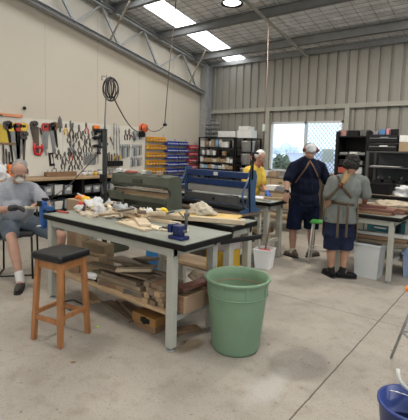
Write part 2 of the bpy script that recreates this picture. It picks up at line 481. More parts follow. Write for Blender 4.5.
# outside: ground, far trees, a bush -------------------------------------------
gm_ = mat('outside_gravel', (.40, .43, .46), .9, var=.1)
g = MB().b2((-60, YB + .3, -.12), (40, 120, -.05)).build('outside_ground', gm_); g['kind'] = 'structure'
g = MB().b2((-60, -60, -.12), (XL - .3, YB + .3, -.05)).b2((XR + .3, -60, -.12), (40, YB + .3, -.05)).b2((XL - .3, -60, -.12), (XR + .3, YF - .3, -.05)).build('outside_yard', gm_); g['kind'] = 'structure'
lf = mat('hazy_blue_green_leaves', (.78, .84, .88), .9, var=.06, scale=2)  # distance haze is put into this pale leaf colour
lf2 = mat('grey_green_leaves', (.22, .27, .19), .9, var=.3, scale=9)
bark = mat('bark', (.16, .12, .09), .9)
def canopy(c, r, n, s, seed, size):
    rnd = random.Random(seed); mb = MB()
    for i in range(n):
        d = V((rnd.gauss(0, 1), rnd.gauss(0, 1), rnd.gauss(0, 1))).normalized() * rnd.random() ** .4
        p = V(c) + V((d.x * r[0], d.y * r[1], d.z * r[2]))
        a = V((rnd.uniform(-1, 1), rnd.uniform(-1, 1), rnd.uniform(-1, 1))).normalized(); b = a.orthogonal().normalized()
        mb.add([p - a * size, p + b * size * .5, p + a * size, p - b * size * .5], [[0, 1, 2, 3]])
    return mb
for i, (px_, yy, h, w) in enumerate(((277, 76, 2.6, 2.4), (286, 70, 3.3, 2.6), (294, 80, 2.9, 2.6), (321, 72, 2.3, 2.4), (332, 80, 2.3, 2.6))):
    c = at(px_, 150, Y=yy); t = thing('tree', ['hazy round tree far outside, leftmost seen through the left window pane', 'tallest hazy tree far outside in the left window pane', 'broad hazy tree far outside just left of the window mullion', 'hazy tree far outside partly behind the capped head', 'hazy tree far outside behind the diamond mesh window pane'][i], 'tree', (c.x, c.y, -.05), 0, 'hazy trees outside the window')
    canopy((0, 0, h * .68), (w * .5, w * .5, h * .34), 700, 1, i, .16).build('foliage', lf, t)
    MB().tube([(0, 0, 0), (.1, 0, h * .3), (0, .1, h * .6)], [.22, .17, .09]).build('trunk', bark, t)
a_, b_ = at(287, 153, Y=30), at(362, 153, Y=30)
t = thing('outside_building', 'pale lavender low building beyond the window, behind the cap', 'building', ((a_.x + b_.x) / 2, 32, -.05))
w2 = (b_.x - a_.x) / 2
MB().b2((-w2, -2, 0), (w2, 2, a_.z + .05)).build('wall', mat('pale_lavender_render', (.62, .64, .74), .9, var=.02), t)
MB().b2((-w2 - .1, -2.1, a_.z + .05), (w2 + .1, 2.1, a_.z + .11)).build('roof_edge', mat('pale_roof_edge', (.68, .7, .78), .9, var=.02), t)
c = at(282, 160, Y=11.2)
t = thing('bush', 'grey green bush just outside the left window pane', 'bush', (c.x, 11.2, -.05))
canopy((0, 0, 1.2), (.33, .33, .42), 900, 1, 50, .06).build('foliage', lf2, t)
MB().tube([(0, 0, 0), (.02, 0, .6), (0, .02, 1.2)], [.04, .03, .015]).build('stem', bark, t)

# ================================================================== LIGHT
w = bpy.data.worlds.new('daylight'); SC.world = w; w.use_nodes = True
wn = w.node_tree; bg = wn.nodes['Background']
tcw = wn.nodes.new('ShaderNodeTexCoord'); spw = wn.nodes.new('ShaderNodeSeparateXYZ'); rw = wn.nodes.new('ShaderNodeValToRGB')
wn.links.new(tcw.outputs['Generated'], spw.inputs[0]); wn.links.new(spw.outputs['Z'], rw.inputs['Fac']); wn.links.new(rw.outputs['Color'], bg.inputs['Color'])
rw.color_ramp.elements[0].position = 0; rw.color_ramp.elements[0].color = (.76, .90, 1.0, 1)
rw.color_ramp.elements[1].position = .5; rw.color_ramp.elements[1].color = (.80, .90, 1.0, 1)
bg.inputs['Strength'].default_value = WORLD_E
def high_bay(loc, label, power):
    x, y, z = loc
    t = thing('high_bay_lamp', label, 'ceiling lamp', (x, y, z), 0, 'high bay lamps under the roof')
    MB().lathe([(.0, .10), (.05, .10), (.09, .08), (.17, .03), (.20, 0), (.205, -.02), (.195, -.02), (.165, .01), (.0, .02)], n=36).build('reflector', blackm, t)
    MB().lathe([(0, .012), (.16, .006), (.14, -.006), (0, -.012)], n=36).build('diffuser', mat('lamp_glow', (.9, .9, .88), .5, emit=(1, .97, .92), estr=LAMP_GLOW), t)
    MB().cyl((0, 0, .10), (0, 0, .22), .05, .045).build('driver_housing', blackm, t)
    MB().cyl((0, 0, .22), (0, 0, roofz(y) - z - .02), .008, n=6).build('suspension_rod', galv, t)
    ld = bpy.data.lights.new('high_bay_light', 'AREA'); ld.shape = 'DISK'; ld.size = .34; ld.energy = power; ld.color = (1, .91, .79)
    lo = bpy.data.objects.new('high_bay_light', ld); COL.objects.link(lo); lo.location = (x, y, z - .03)
lp = at(232, 3, z=4.3)
high_bay((lp.x, lp.y, 4.3), 'round high bay lamp glowing under the roof at the top of the picture', LAMP_P)
for i, (x, y, z) in enumerate(((-1.0, 6.4, 4.3), (-4.6, 1.6, 4.7), (-.6, 1.0, 4.7), (3.0, 4.0, 4.6), (-4.4, -3.5, 5.0), (1.5, -3.5, 5.0))):  # unseen lamps added to brighten the shed
    high_bay((x, y, z), ['round high bay lamp beyond the right edge above the shelves', 'round high bay lamp above the seated man, beyond the top edge', 'round high bay lamp almost above the green bin, beyond the top edge', 'round high bay lamp far to the right, beyond the edge', 'round high bay lamp behind the viewer on the left', 'round high bay lamp behind the viewer on the right'][i], LAMP_P * [1, .8, .7, 1, 1, 1][i])
# ================================================================== FRONT WORKBENCH
topgrey = mat('worn_green_grey_top', (.235, .255, .22), .36, var=.12, scale=7)
edgeblack = mat('black_edge_strip', (.005, .005, .005), .5, spec=.2)
def workbench(name, label, x0, x1, y0, y1, h, legs, shelf=None, endrails=True, longrail=None, foot=True, group=None, rot=0, legw=.075, topm=None, ox=0.0):
    cx_, cy_ = (x0 + x1) / 2, (y0 + y1) / 2
    t = thing(name, label, 'workbench', (cx_, cy_, 0), rot, group)
    hx, hy = (x1 - x0) / 2, (y1 - y0) / 2
    MB().box((0, 0, h - .004), (2 * hx - .01, 2 * hy - .01, .008), bev=.003).build('worktop', topm or topgrey, t)
    MB().box((0, 0, h - .032), (2 * hx, 2 * hy, .052), bev=.012).build('edge_strip', edgeblack, t)
    fr = MB(); lx, ly = legs
    z = h - .058
    for sy in (-1, 1): fr.box((ox, sy * ly, z - .035), (2 * lx + legw, .05, .07), bev=.004)
    for sx in (-1, 1): fr.box((ox + sx * lx, 0, z - .035), (.05, 2 * ly, .07), bev=.004)
    fr.build('frame', steel, t)
    for sx in (-1, 1):
        for sy in (-1, 1):
            lg = MB().box((ox + sx * lx, sy * ly, (z + .03) / 2), (legw, legw, z - .03), bev=.006).build('leg', steel, t)
            MB().cyl((ox + sx * lx, sy * ly, 0), (ox + sx * lx, sy * ly, .012), .032, .028).cyl((ox + sx * lx, sy * ly, .012), (ox + sx * lx, sy * ly, .034), .012).build('levelling_foot', galv, lg)
    if endrails:
        for sx in (-1, 1): MB().box((ox + sx * lx, 0, (shelf or .3) - .045), (.045, 2 * ly - legw, .05), bev=.003).build('end_rail', steel, t)
    if longrail: MB().box((ox, ly, longrail), (2 * lx - legw, .045, .05), bev=.003).build('stretcher', steel, t)
    if shelf: MB().box((ox, 0, shelf - .01), (2 * lx - legw - .004, 2 * ly + legw * .6, .02), bev=.002).build('lower_shelf', tan, t)
    return t
BX0, BX1, BY0, BY1, BH = -3.95, -1.95, 2.24, 2.88, .91
workbench('workbench', 'long grey steel workbench in front with a black-edged top covered in clutter', BX0, BX1, BY0, BY1, BH, (.8725, .262), shelf=.31, legw=.068, ox=-.0475)

# ------------------------------------------------------------------ wooden stool
st_m = wood('orange_stained_timber', (.40, .17, .06), .45, dark=.65, stretch=(8, 8, 1.5))
vin = mat('black_vinyl', (.008, .008, .009), .33, var=.2, bump=.12, bscale=12, spec=.35)
t = thing('bar_stool', 'orange-brown wooden bar stool with a square black padded seat', 'stool', (-3.0, 1.86, 0), math.radians(11))
legs = []
for sx in (-1, 1):
    for sy in (-1, 1):
        MB().bar((sx * .155, sy * .155, 0), (sx * .125, sy * .125, .69), .04, .04, up=(sy, 0, 0), bev=.004).build('leg', st_m, t)
for sx in (-1, 1):
    MB().bar((sx * .146, -.14, .235), (sx * .146, .14, .235), .022, .035).build('stretcher', st_m, t)
    MB().bar((-.14, sx * .146, .20), (.14, sx * .146, .20), .022, .035, up=(0, 0, 1)).build('stretcher', st_m, t)
MB().box((0, .125, .655), (.25, .02, .06)).box((0, -.125, .655), (.25, .02, .06)).box((.125, 0, .655), (.02, .25, .06)).box((-.125, 0, .655), (.02, .25, .06)).build('apron', st_m, t)
mb = MB().box((0, 0, .724), (.345, .345, .066), bev=.024); s = mb.build('seat', vin, t)
MB().tube([(.166, .166, .705), (-.166, .166, .705), (-.166, -.166, .705), (.166, -.166, .705)], .005, closed=True).build('piping', vin, s)

# ------------------------------------------------------------------ green bin
gm = mat('pale_green_plastic', (.175, .265, .17), .55, var=.05, bump=.05, spec=.3)
t = thing('rubbish_bin', 'large round pale green plastic bin standing open beside the front workbench', 'bin', (-1.765, 2.70, 0))
prof = [(0, .012), (.185, .012), (.195, .03), (.238, .44), (.243, .46), (.249, .54), (.254, .58), (.264, .585), (.270, .595), (.270, .605), (.260, .612), (.248, .605), (.240, .54), (.185, .04), (0, .035)]
prof = [(0, 0), (.18, 0)] + prof[2:]
MB().lathe(prof, n=56).build('bin_body', gm, t)
mb = MB()
mb.lathe([(.2405, .468), (.250, .470), (.2525, .480), (.2465, .481)], n=56)
for k in range(8):
    a = 2 * PI * k / 8 + .1
    mb.bar((math.cos(a) * .243, math.sin(a) * .243, .475), (math.cos(a) * .252, math.sin(a) * .252, .588), .02, .012, up=(math.cos(a), math.sin(a), 0))
mb.build('rim_band', gm, t)
MB().lathe([(.2335, .50), (.2385, .50), (.2395, .506), (.2345, .506), (.2335, .50)], n=48).build('dirt_line', mat('brown_dirt', (.3, .17, .1), .9), t)
MB().lathe([(0, .30), (.205, .30), (.208, .325), (.1, .34), (0, .335)], n=32).build('rubbish', mat('sawdust_and_offcuts', (.3, .2, .12), .9, var=.4, scale=30, bump=1), t)

# ------------------------------------------------------------------ small white bucket with red things
t = thing('bucket', 'small square white plastic bucket holding red things near the blue-shirted man', 'bucket', (-2.76, 4.88, 0), .2)
mb = MB()
def taper_box(mb, w0, w1, h, th=.006, d0=None, d1=None):
    d0 = d0 or w0; d1 = d1 or w1
    def ring(w, d, z): return [(-w / 2, -d / 2, z), (w / 2, -d / 2, z), (w / 2, d / 2, z), (-w / 2, d / 2, z)]
    vs = ring(w0, d0, 0) + ring(w1, d1, h) + ring(w1 - 2 * th, d1 - 2 * th, h) + ring(w0 - 2 * th, d0 - 2 * th, th)
    fs = [[3, 2, 1, 0]]
    for r in range(3):
        for i in range(4): fs.append([r * 4 + i, r * 4 + (i + 1) % 4, (r + 1) * 4 + (i + 1) % 4, (r + 1) * 4 + i])
    fs.append([12, 13, 14, 15]); mb.add(vs, fs)
taper_box(mb, .20, .25, .27); mb.build('bucket_body', white, t)
mb = MB()
for a, b in (((-.13, -.13), (.13, -.115)), ((-.13, .115), (.13, .13)), ((-.13, -.13), (-.115, .13)), ((.115, -.13), (.13, .13))): mb.b2((a[0], a[1], .255), (b[0], b[1], .275), bev=.003)
mb.build('rim', white, t)
mb = MB().ell((-.03, 0, .22), (.07, .06, .045)).ell((.04, .03, .215), (.05, .05, .04)).ell((.03, -.05, .22), (.04, .04, .035)); mb.build('contents', red, t)
c = V((-2.80, 4.90, 0))
# two long handles standing out of it
MB().bar((-2.78, 4.92, .2), (-2.74, 4.98, .62), .018, .018).solo('wooden_stick', greywood, 'thin stick standing up in the small white bucket', 'stick')

# ------------------------------------------------------------------ right front: blue bucket, hose, trestle
t = thing('bucket', 'blue bucket at the bottom right corner of the picture', 'bucket', (-.37, 2.30, 0))
MB().lathe([(0, 0), (.13, 0), (.165, .30), (.172, .30), (.172, .315), (.158, .315), (.125, .012), (0, .012)], n=40).build('bucket_body', mat('dark_blue_plastic', (.02, .045, .2), .35, var=.1), t)
MB().lathe([(0, .16), (.14, .16), (.142, .165), (0, .17)], n=24).build('water', mat('dark_water', (.02, .03, .06), .1), t)
MB().tube([(.165 * math.cos(a), .165 * math.sin(a), .29) if False else (.17 * math.cos(a), .06 + .04 * math.sin(a), .29 - .0 * a) for a in [PI * k / 12 for k in range(13)]], .003).build('handle', chrome, t)
p = [at(398, 369, z=.42), at(398, 374, z=.40), at(400, 381, z=.37), at(405, 387, z=.34), at(412, 391, z=.30), at(422, 396, z=.2)]
MB().tube(p, .011, n=10).solo('hose', offwhite, 'end of a curved white hose leaning over the blue bucket at the right edge', 'hose')
t = thing('folding_trestle', 'folding steel trestle with an orange plastic top at the right edge', 'trestle', (-.35, 3.6, 0))
a = at(391, 358, z=0); bx = V((a.x, a.y, 0))
top = at(411, 300, z=.72)
dlt = V((-.35, 3.6, 0))
f1 = bx; t1 = V((-.50, 3.05, .72)); f2 = V((-.22, 3.75, 0)); t2 = V((-.24, 3.18, .72)); f3 = V((-.12, 2.75, 0)); f4 = V((.25, 3.2, 0))
for f, tt in ((f1, t1), (f2, t2), (f3, t1 + V((.05, 0, 0))), (f4, t2 + V((.02, 0, 0)))):
    MB().tube([f - dlt, tt - dlt], .011).build('leg', galv, t)
k = .42
MB().tube([f1.lerp(t1, k) - dlt, f2.lerp(t2, k) - dlt], .008).build('brace', galv, t)
MB().tube([f1.lerp(t1, k) - dlt, f3.lerp(t1, .25) - dlt], .008).build('brace', galv, t)
MB().box(V((-.365, 3.07, .7375)) - dlt, (.39, .36, .035), bev=.01).build('top', orange, t)

# ------------------------------------------------------------------ right workbench and what is on / under it
RBH = .86
workbench('workbench', 'grey steel workbench on the right in front of the man in the olive apron', -2.02, -1.12, 5.30, 6.35, RBH, (.33, .46), legw=.062, endrails=True, longrail=.28)
# black edge is part of it; planks on top
def plank(p0, p1, w, th, m, label, group=None, name='timber_plank', cat='plank', up=(0, 0, 1), bev=.002):
    return MB().bar(p0, p1, w, th, up=up, bev=bev).solo(name, m, label, cat, group)
z = RBH + .001
for i, (y, zz, x0, x1) in enumerate(((5.36, 0, -1.95, -1.26), (5.47, 0, -1.95, -1.24), (5.58, 0, -1.98, -1.16), (5.70, 0, -1.9, -.9), (5.40, .036, -1.93, -1.24), (5.53, .036, -1.93, -1.25), (5.66, .036, -1.9, -1.0), (5.46, .072, -1.9, -1.35))):
    plank((x0, y, z + zz + .017), (x1, y + .03, z + zz + .017), .095, .032, purple if i % 3 else brown, ['reddish board at the near edge of the right workbench, bottom layer', 'second reddish board from the near edge of the right workbench, bottom layer', 'third reddish board from the near edge of the right workbench, bottom layer', 'long reddish board furthest back on the right workbench, bottom layer', 'near reddish board in the second layer on the right workbench', 'middle reddish board in the second layer on the right workbench', 'far reddish board in the second layer on the right workbench', 'single topmost reddish board of the stack on the right workbench'][i], 'reddish boards on the right workbench')
def heap(c, r, seed, flat=.0, k=2.4, amp=.5, sub=4):
    """a crumpled soft heap that sits flat on what carries it"""
    bm = bmesh.new(); bmesh.ops.create_icosphere(bm, subdivisions=sub, radius=1)
    mb = MB(); vs = []
    for v in bm.verts:
        p = v.co.copy(); nz = noise.noise(p * k + V((seed * 3.7, 0, 0))); n2 = noise.noise(p * k * 3 + V((0, seed * 2.1, 0)))
        q = p * (1 + amp * nz + amp * .45 * n2)
        vs.append(V(c) + V((q.x * r[0], q.y * r[1], max(0, q.z * r[2] + r[2] * flat))))
    fs = [[v.index for v in f.verts] for f in bm.faces]; bm.free()
    mb.add(vs, fs, True); return mb
canvas = mat('canvas_cloth', (.36, .30, .22), .9, var=.2, bump=.5, bscale=25)
plastic = mat('crumpled_white_plastic', (.62, .63, .64), .35, var=.1, bump=.4, bscale=20)
heap((-1.42, 6.10, z), (.30, .13, .09), 3, .25).solo('canvas_cloth', canvas, 'crumpled beige canvas heaped at the back of the right workbench', 'cloth')
t = thing('tape_measure', 'small orange and yellow tool lying by the aproned man\'s hand', 'tape measure', (-1.88, 5.50, z + .071))
MB().lathe([(0, 0), (.035, 0), (.038, .01), (.038, .03), (.035, .04), (0, .04)], n=20).build('case', orange, t)
MB().box((.06, .02, .012), (.07, .03, .022), rot=.4, bev=.005).build('tape_end', yellow, t)
# boards lying across the tubs
t_w = .44
def tub(loc, rot, w, d, h, m, label, group=None, lid=False):
    t = thing('storage_tub', label, 'tub', loc, rot, group)
    mb = MB(); taper_box(mb, w * .84, w, h, d0=d * .84, d1=d); mb.build('tub_body', m, t)
    mb = MB()
    for a, b in (((-w / 2 - .012, -d / 2 - .012), (w / 2 + .012, -d / 2)), ((-w / 2 - .012, d / 2), (w / 2 + .012, d / 2 + .012)), ((-w / 2 - .012, -d / 2), (-w / 2, d / 2)), ((w / 2, -d / 2), (w / 2 + .012, d / 2))): mb.b2((a[0], a[1], h - .03), (b[0], b[1], h), bev=.003)
    mb.build('rim', m, t); return t
tubw = mat('milky_white_plastic', (.55, .56, .55), .4, var=.05)
tub((-1.53, 5.52, 0), 0, .34, .30, .46, tubw, 'tall milky white tub under the right workbench, nearest the man')
tub((-1.03, 5.95, 0), 0, .30, .34, .34, mat('pale_blue_plastic', (.28, .36, .55), .4, var=.06), 'pale blue tub under the right workbench behind its near leg')
for i, (y, zz, m) in enumerate(((5.42, 0, greywood), (5.55, 0, brown), (5.46, .045, brown), (5.58, .045, pine), (5.5, .09, offwhite))):
    plank((-1.84, y + .07, .462 + zz + .02), (-1.0 if i != 2 else -1.1, y + .15, .462 + zz + .02), .11, .04, m, ['grey board at the bottom of the pile on the white tub, near side', 'brown board at the bottom of the pile on the white tub, far side', 'brown board in the middle layer on the white tub, near side', 'pale board in the middle layer on the white tub, far side', 'white painted board on top of the pile on the white tub'][i], 'boards laid on the tubs')

# ------------------------------------------------------------------ green topped stool
t = thing('work_stool', 'tall white-legged stool with a green seat between the two standing men', 'stool', (-2.28, 5.72, 0), .25)
MB().box((0, 0, .605), (.33, .26, .03), bev=.012).build('seat', mat('green_plastic', (.05, .28, .04), .4), t)
for sx in (-1, 1):
    for sy in (-1, 1): MB().tube([(sx * .16, sy * .14, 0), (sx * .125, sy * .09, .59)], .012).build('leg', white, t)
MB().tube([(-.145, -.12, .2), (.145, -.12, .2)], .008).tube([(-.145, .12, .2), (.145, .12, .2)], .008).build('footrest', white, t)

# ------------------------------------------------------------------ olive green sheet metal folder
og = mat('olive_green_enamel', (.075, .082, .060), .5, .0, var=.12, scale=5)
ogd = mat('dark_olive_enamel', (.05, .055, .042), .45, .2, var=.15)
t = thing('sheet_metal_folder', 'long olive green sheet metal folder standing behind the front workbench', 'metalworking machine', (-4.31, 3.99, 0))
t.scale = (.82, .8, 1.03)
def side(x, th):
    mb = MB(); mb.prism([(-.16, .0), (.24, .0), (.24, .55), (.20, 1.18), (.12, 1.22), (-.10, 1.20), (-.15, 1.08), (-.06, 1.0), (-.06, .95), (-.16, .9), (-.16, .6), (-.12, .5)], (x, 0, 0), (0, 1, 0), (0, 0, 1), th); return mb
side(-.70, .05).build('side_frame', og, t); side(.70, .05).build('side_frame', og, t)
MB().prism([(-.13, 1.075), (-.10, 1.195), (.10, 1.22), (.14, 1.20), (.14, 1.10), (-.02, 1.06)], (-.70, 0, 0), (0, 1, 0), (0, 0, 1), 1.4).build('clamping_beam', og, t)
MB().b2((-.70, -.14, 1.045), (.70, -.12, 1.085)).b2((-.12, -.125, 1.10), (.12, -.142, 1.15), bev=.004).build('beam_lip', ogd, t)
MB().b2((-.72, -.11, 1.0), (.72, .06, 1.015), bev=.002).build('bed_edge', chrome, t)
MB().b2((-.70, -.06, .90), (.70, .2, .985)).build('bed', tan, t)
MB().b2((-.73, -.20, .84), (-.32, -.14, .96), bev=.005).build('leaf_apron', og, t)
MB().b2((-.28, -.22, .86), (.73, -.16, .93), bev=.005).build('bending_leaf', og, t)
MB().b2((-.70, -.02, .55), (.70, .12, .88)).build('lower_apron', ogd, t)
for q in (-.32, -.73): MB().b2((q, -.20, .55), (q + .05, -.05, .92), bev=.004).build('leaf_bracket', og, t)
MB().cyl((-.70, 0.05, .2), (.70, 0.05, .2), .025).build('foot_treadle_bar', ogd, t)
for x in (-.72, .72): MB().b2((x - .05, -.22, 0), (x + .05, .3, .05), bev=.008).build('foot', ogd, t)
# things on top of the folder
zf = 1.2575
t = thing('hand_tool_case', 'red cloth-like tool lying on top of the olive machine', 'tool', (-4.55, 3.99, zf), .1)
heap((0, 0, 0), (.11, .035, .025), 5, .5, sub=3).build('bundle', mat('faded_red', (.42, .12, .08), .7), t)
for i, (x, w, c_) in enumerate(((-4.82, .10, white), (-4.70, .07, offwhite), (-4.17, .05, greyp), (-4.28, .06, offwhite), (-3.97, .08, card))):
    MB().box((x, 3.99, zf + .025), (w, .07, .05), bev=.006).solo('small_box', c_, ['white box at the left end of the olive machine top', 'narrow off-white box beside the white box on the olive machine', 'small grey box near the middle of the olive machine top', 'small off-white box near the middle of the olive machine top', 'brown cardboard box toward the right of the olive machine top'][i], 'box', 'small boxes on the olive machine')

# ------------------------------------------------------------------ second bench beyond the front one, plank, yellow board, rag
workbench('workbench', 'small grey bench behind the right end of the front workbench', -3.20, -2.14, 3.14, 3.62, .905, (.45, .17), shelf=.40)
t = thing('drawer_box', 'pinkish steel box on top of the yellow crate on the small bench shelf', 'box', (-2.40, 3.38, .602))
MB().box((0, 0, .11), (.25, .26, .22), bev=.01).build('case', mat('pinkish_grey_paint', (.42, .36, .36), .5), t)
MB().box((.0, -.135, .14) , (.08, .012, .03)).build('catch', blackm, t)
MB().box((-2.40, 3.38, .501), (.25, .27, .20), bev=.01).solo('crate', mat('deep_yellow', (.55, .33, .03), .5), 'yellow plastic crate on the small bench shelf behind the green bin', 'crate')
MB().bar((-2.24, 3.10, .74), (-1.98, 3.42, .79), .035, .045, bev=.008).solo('steel_bar', blackm, 'black bar sticking out from the small bench behind the green bin', 'bar')
plank((-3.20, 2.84, BH + .025), (-2.08, 3.27, BH + .025), .07, .045, pine, 'long pale timber beam lying across the far side of the front workbench')
MB().box((-2.66, 3.44, .915), (.70, .26, .018), rot=.36, bev=.003).solo('plywood_board', mat('yellow_plywood', (.62, .42, .12), .5), 'yellow board lying beyond the long timber beam', 'board')
heap((-2.72, 3.40, .925), (.15, .09, .085), 11, .35).solo('rag', mat('cream_rag', (.5, .44, .34), .9, bump=.5), 'crumpled cream rag on the yellow board', 'rag')
# blue brake on its stand -------------------------------------------------
t = thing('machine_stand', 'wooden-topped steel stand carrying the blue sheet metal brake', 'stand', (-3.52, 4.72, 0), -.05)
t.scale = (1, 1, 1.115)
MB().box((0, 0, .69), (1.30, .58, .035), bev=.004).build('top', greywood, t)
for sx in (-1, 1):
    for sy in (-1, 1): MB().b2((sx * .61 - .02, sy * .25 - .02, 0), (sx * .61 + .02, sy * .25 + .02, .672)).build('leg', steel, t)
for q in (-.25, .25): MB().box((0, q, .64), (1.18, .03, .05)).build('rail', steel, t)
MB().box((0, 0, .2), (1.2, .46, .02)).build('lower_shelf', steel, t)
bl = mat('royal_blue_enamel', (.012, .035, .115), .35, .15, var=.15)
bl2 = mat('lighter_blue_enamel', (.04, .085, .17), .4, .1, var=.15)
t = thing('sheet_metal_brake', 'blue sheet metal bending brake with two long beams on the wooden-topped stand', 'metalworking machine', (-3.50, 4.73, .789), -.09)
t.scale = (1, 1, .90)
H0 = .708
for sx in (-1, 1):
    MB().prism([(-.22, 0), (.20, 0), (.20, .03), (.08, .08), (.06, .30), (.09, .55), (.05, .64), (-.05, .64), (-.08, .5), (-.05, .3), (-.07, .08), (-.22, .03)], (sx * .62 - .02, 0, 0), (0, 1, 0), (0, 0, 1), .04).build('side_casting', bl2, t)
MB().b2((-.60, -.06, .50), (.64, .02, .60), bev=.008).build('upper_beam', bl, t)
MB().b2((-.60, -.05, .36), (.62, .04, .46), bev=.008).build('clamping_beam', bl, t)
MB().b2((-.59, -.035, .24), (.60, .03, .35), bev=.003).build('steel_fingers', mat('machined_steel', (.42, .42, .41), .35, .5, var=.08), t)
MB().b2((-.60, -.08, .10), (.60, -.02, .215), bev=.004).build('bending_leaf', mat('dull_dark_steel', (.14, .14, .14), .4, .5, var=.2), t)
MB().b2((-.02, -.09, .13), (.01, -.08, .17)).build('leaf_stop', blackm, t)
MB().b2((.5, -.1, .14), (.6, -.08, .20), bev=.004).build('leaf_catch', blackm, t)
MB().cyl((-.62, -.15, .06), (.62, -.15, .06), .035).build('leaf_tube', blackm, t)
MB().b2((-.62, -.12, .0), (.62, .12, .05), bev=.004).build('bed', bl, t)
MB().b2((-.03, -.066, .525), (.05, -.060, .58)).build('maker_plate', offwhite, t)
MB().tube([(.64, -.02, .50), (.64, -.02, .74), (.64, -.02, .90), (.74, -.05, .90)], .014).build('lever', blackm, t)
MB().tube([(.68, -.10, .02), (.67, -.12, .50), (.68, -.1, .74)], .011).build('counter_rod', blackm, t)
for sx in (-1, 1): MB().tube([(sx * .62, -.06, .54), (sx * .62, -.20, .30), (sx * .62, -.16, .08)], .014).build('link_arm', bl2, t)

# ------------------------------------------------------------------ far bench the two men work at
workbench('workbench', 'grey bench under the papers between the yellow-shirted and the blue-shirted man', -4.6, -2.78, 5.02, 5.56, .90, (.82, .19), shelf=.34)
zt = .901
MB().box((-3.35, 5.45, zt + .004), (.62, .26, .006), rot=.1).solo('paper_sheet', mat('pale_blue_paper', (.62, .66, .74), .7), 'pale blue-white sheets on the bench by the blue-shirted man\'s hand', 'paper')
MB().box((-3.1, 5.22, zt + .008), (.5, .06, .014), rot=-.3).solo('steel_rule', chrome, 'steel strip lying at the near edge of the papers bench', 'ruler')
MB().box((-2.95, 5.45, zt + .015), (.3, .16, .028), rot=.25, bev=.002).solo('offcut_board', tan, 'pale brown board next to the papers on the men\'s bench', 'board')
MB().box((-3.55, 5.16, zt + .012), (.22, .10, .022), rot=.5, bev=.002).solo('black_file', blackm, 'black flat tool beside the blue machine on the papers bench', 'tool')
rnd = random.Random(3)
for i in range(16):
    yy = 5.12 + .11 * (i % 4); lay = i // 4
    x0 = -4.2 + rnd.uniform(0, .25); x1 = -2.94 + rnd.uniform(-.2, .0)
    plank((x0, yy, .342 + lay * .042 + .02), (x1, yy + rnd.uniform(-.02, .02), .342 + lay * .042 + .02), .09, .036, [pine, tan, greywood, brown][rnd.randrange(4)], 'board in the stack under the papers bench, %s row back, %s layer up' % (ORD[i % 4], ORD[lay]), 'timber stacked under the papers bench')
# ================================================================== LEFT WALL
XW = XL + .012                              # face of the board
pb_ = mat('off_white_pegboard', (.62, .59, .52), .6, var=.03)
mb = MB()
for a, b in ((2.2, 3.42), (3.424, 4.64), (4.644, 5.86), (5.864, 6.90)): mb.b2((XL + .001, a, 1.03), (XW, b, 2.13))
mb.solo('tool_board', pb_, 'long off-white board on the left wall that all the hand tools hang from', 'tool board')
# worktop and shelf units beneath
MB().b2((XL + .001, 2.2, .985), (XL + .60, 6.05, 1.02), bev=.003).solo('worktop', tan, 'long pale timber worktop along the left wall below the tool board', 'worktop')
for i, (a, b) in enumerate(((2.2, 3.45), (3.46, 4.73), (4.74, 6.03))):
    t = thing('open_shelf_unit', ['dark open shelf unit under the left wall worktop, behind the seated man', 'dark open shelf unit in the middle under the left wall worktop', 'dark open shelf unit under the left wall worktop, behind the black post'][i], 'shelf unit', (XL + .30, (a + b) / 2, 0), 0, 'shelf units under the worktop')
    h = (b - a) / 2
    for s in (-1, 1): MB().b2((-.29, s * h - .02 if s > 0 else -h, 0), (.27, s * h if s > 0 else -h + .02, .984)).build('side_panel', blackm, t)
    for z in (.10, .42, .70): MB().b2((-.28, -h + .02, z - .018), (.27, h - .02, z)).build('shelf', blackm, t)
    MB().b2((-.29, -h + .02, .1), (-.28, h - .02, .98)).build('back_panel', blackm, t)
ci = 0
rnd = random.Random(11)
nm = [(glassy, 'pale grey'), (greyp, 'dark grey'), (offwhite, 'white'), (card, 'brown'), (orange, 'orange'), (blackp, 'black')]
for r, z in ((0, .70), (1, .42), (2, .10)):
    y = 2.35; k = 0
    while y < 5.85:
        if any(abs(y + .09 - q) < .13 for q in (3.455, 4.735)): y += .12; continue
        m, cn = nm[rnd.choice([0, 0, 1, 1, 2, 3, 5, 5] if r else [0, 0, 1, 2, 0])]
        hh = rnd.uniform(.13, .19)
        t = thing('storage_box', '%s open box on the %s shelf under the left worktop, %s from the left' % (cn, ['top', 'middle', 'bottom'][r], ORD[k]), 'box', (XL + .38, y + .09, z + .001), 0, 'boxes on the shelves under the left worktop')
        mb = MB(); taper_box(mb, .24, .26, hh, d0=.14, d1=.17); mb.build('box_body', m, t)
        MB().b2((.128, -.04, hh * .4), (.1305, .04, hh * .75)).build('card_label', offwhite, t)
        y += .21; k += 1
t = thing('tool_rack', 'brown timber block rack with tools standing on the worktop below the pliers', 'rack', (XL + .16, 4.50, 1.021))
MB().box((0, 0, .045), (.12, .66, .09), bev=.004).build('block', brown, t)
for k in range(7): MB().cyl((0.0, -.28 + .09 * k, .09), (0.0, -.28 + .09 * k, .12 + .02 * (k % 3)), .008, n=8).build('tool_stem', oldsteel, t)
# small jars right of it
for i, (y, m, s) in enumerate(((5.02, white, .05), (5.16, offwhite, .05), (5.30, yellow, .045), (5.42, offwhite, .06), (5.56, white, .05), (5.72, greyp, .06))):
    t = thing('jar', ['white jar next to the brown tool block on the left worktop', 'off-white jar second from the brown tool block', 'yellow jar on the left worktop', 'taller off-white jar to the right of the yellow jar', 'white jar behind the black post on the left worktop', 'grey jar at the far end of the left worktop'][i], 'jar', (XL + .2, y, 1.021), 0)
    MB().lathe([(0, 0), (s * .85, 0), (s * .85, s * 1.6), (0, s * 1.6)], n=20).build('jar_body', m, t)
    MB().lathe([(0, s * 1.6), (s * .9, s * 1.6), (s * .9, s * 2), (0, s * 2)], n=20).build('lid', greyp, t)
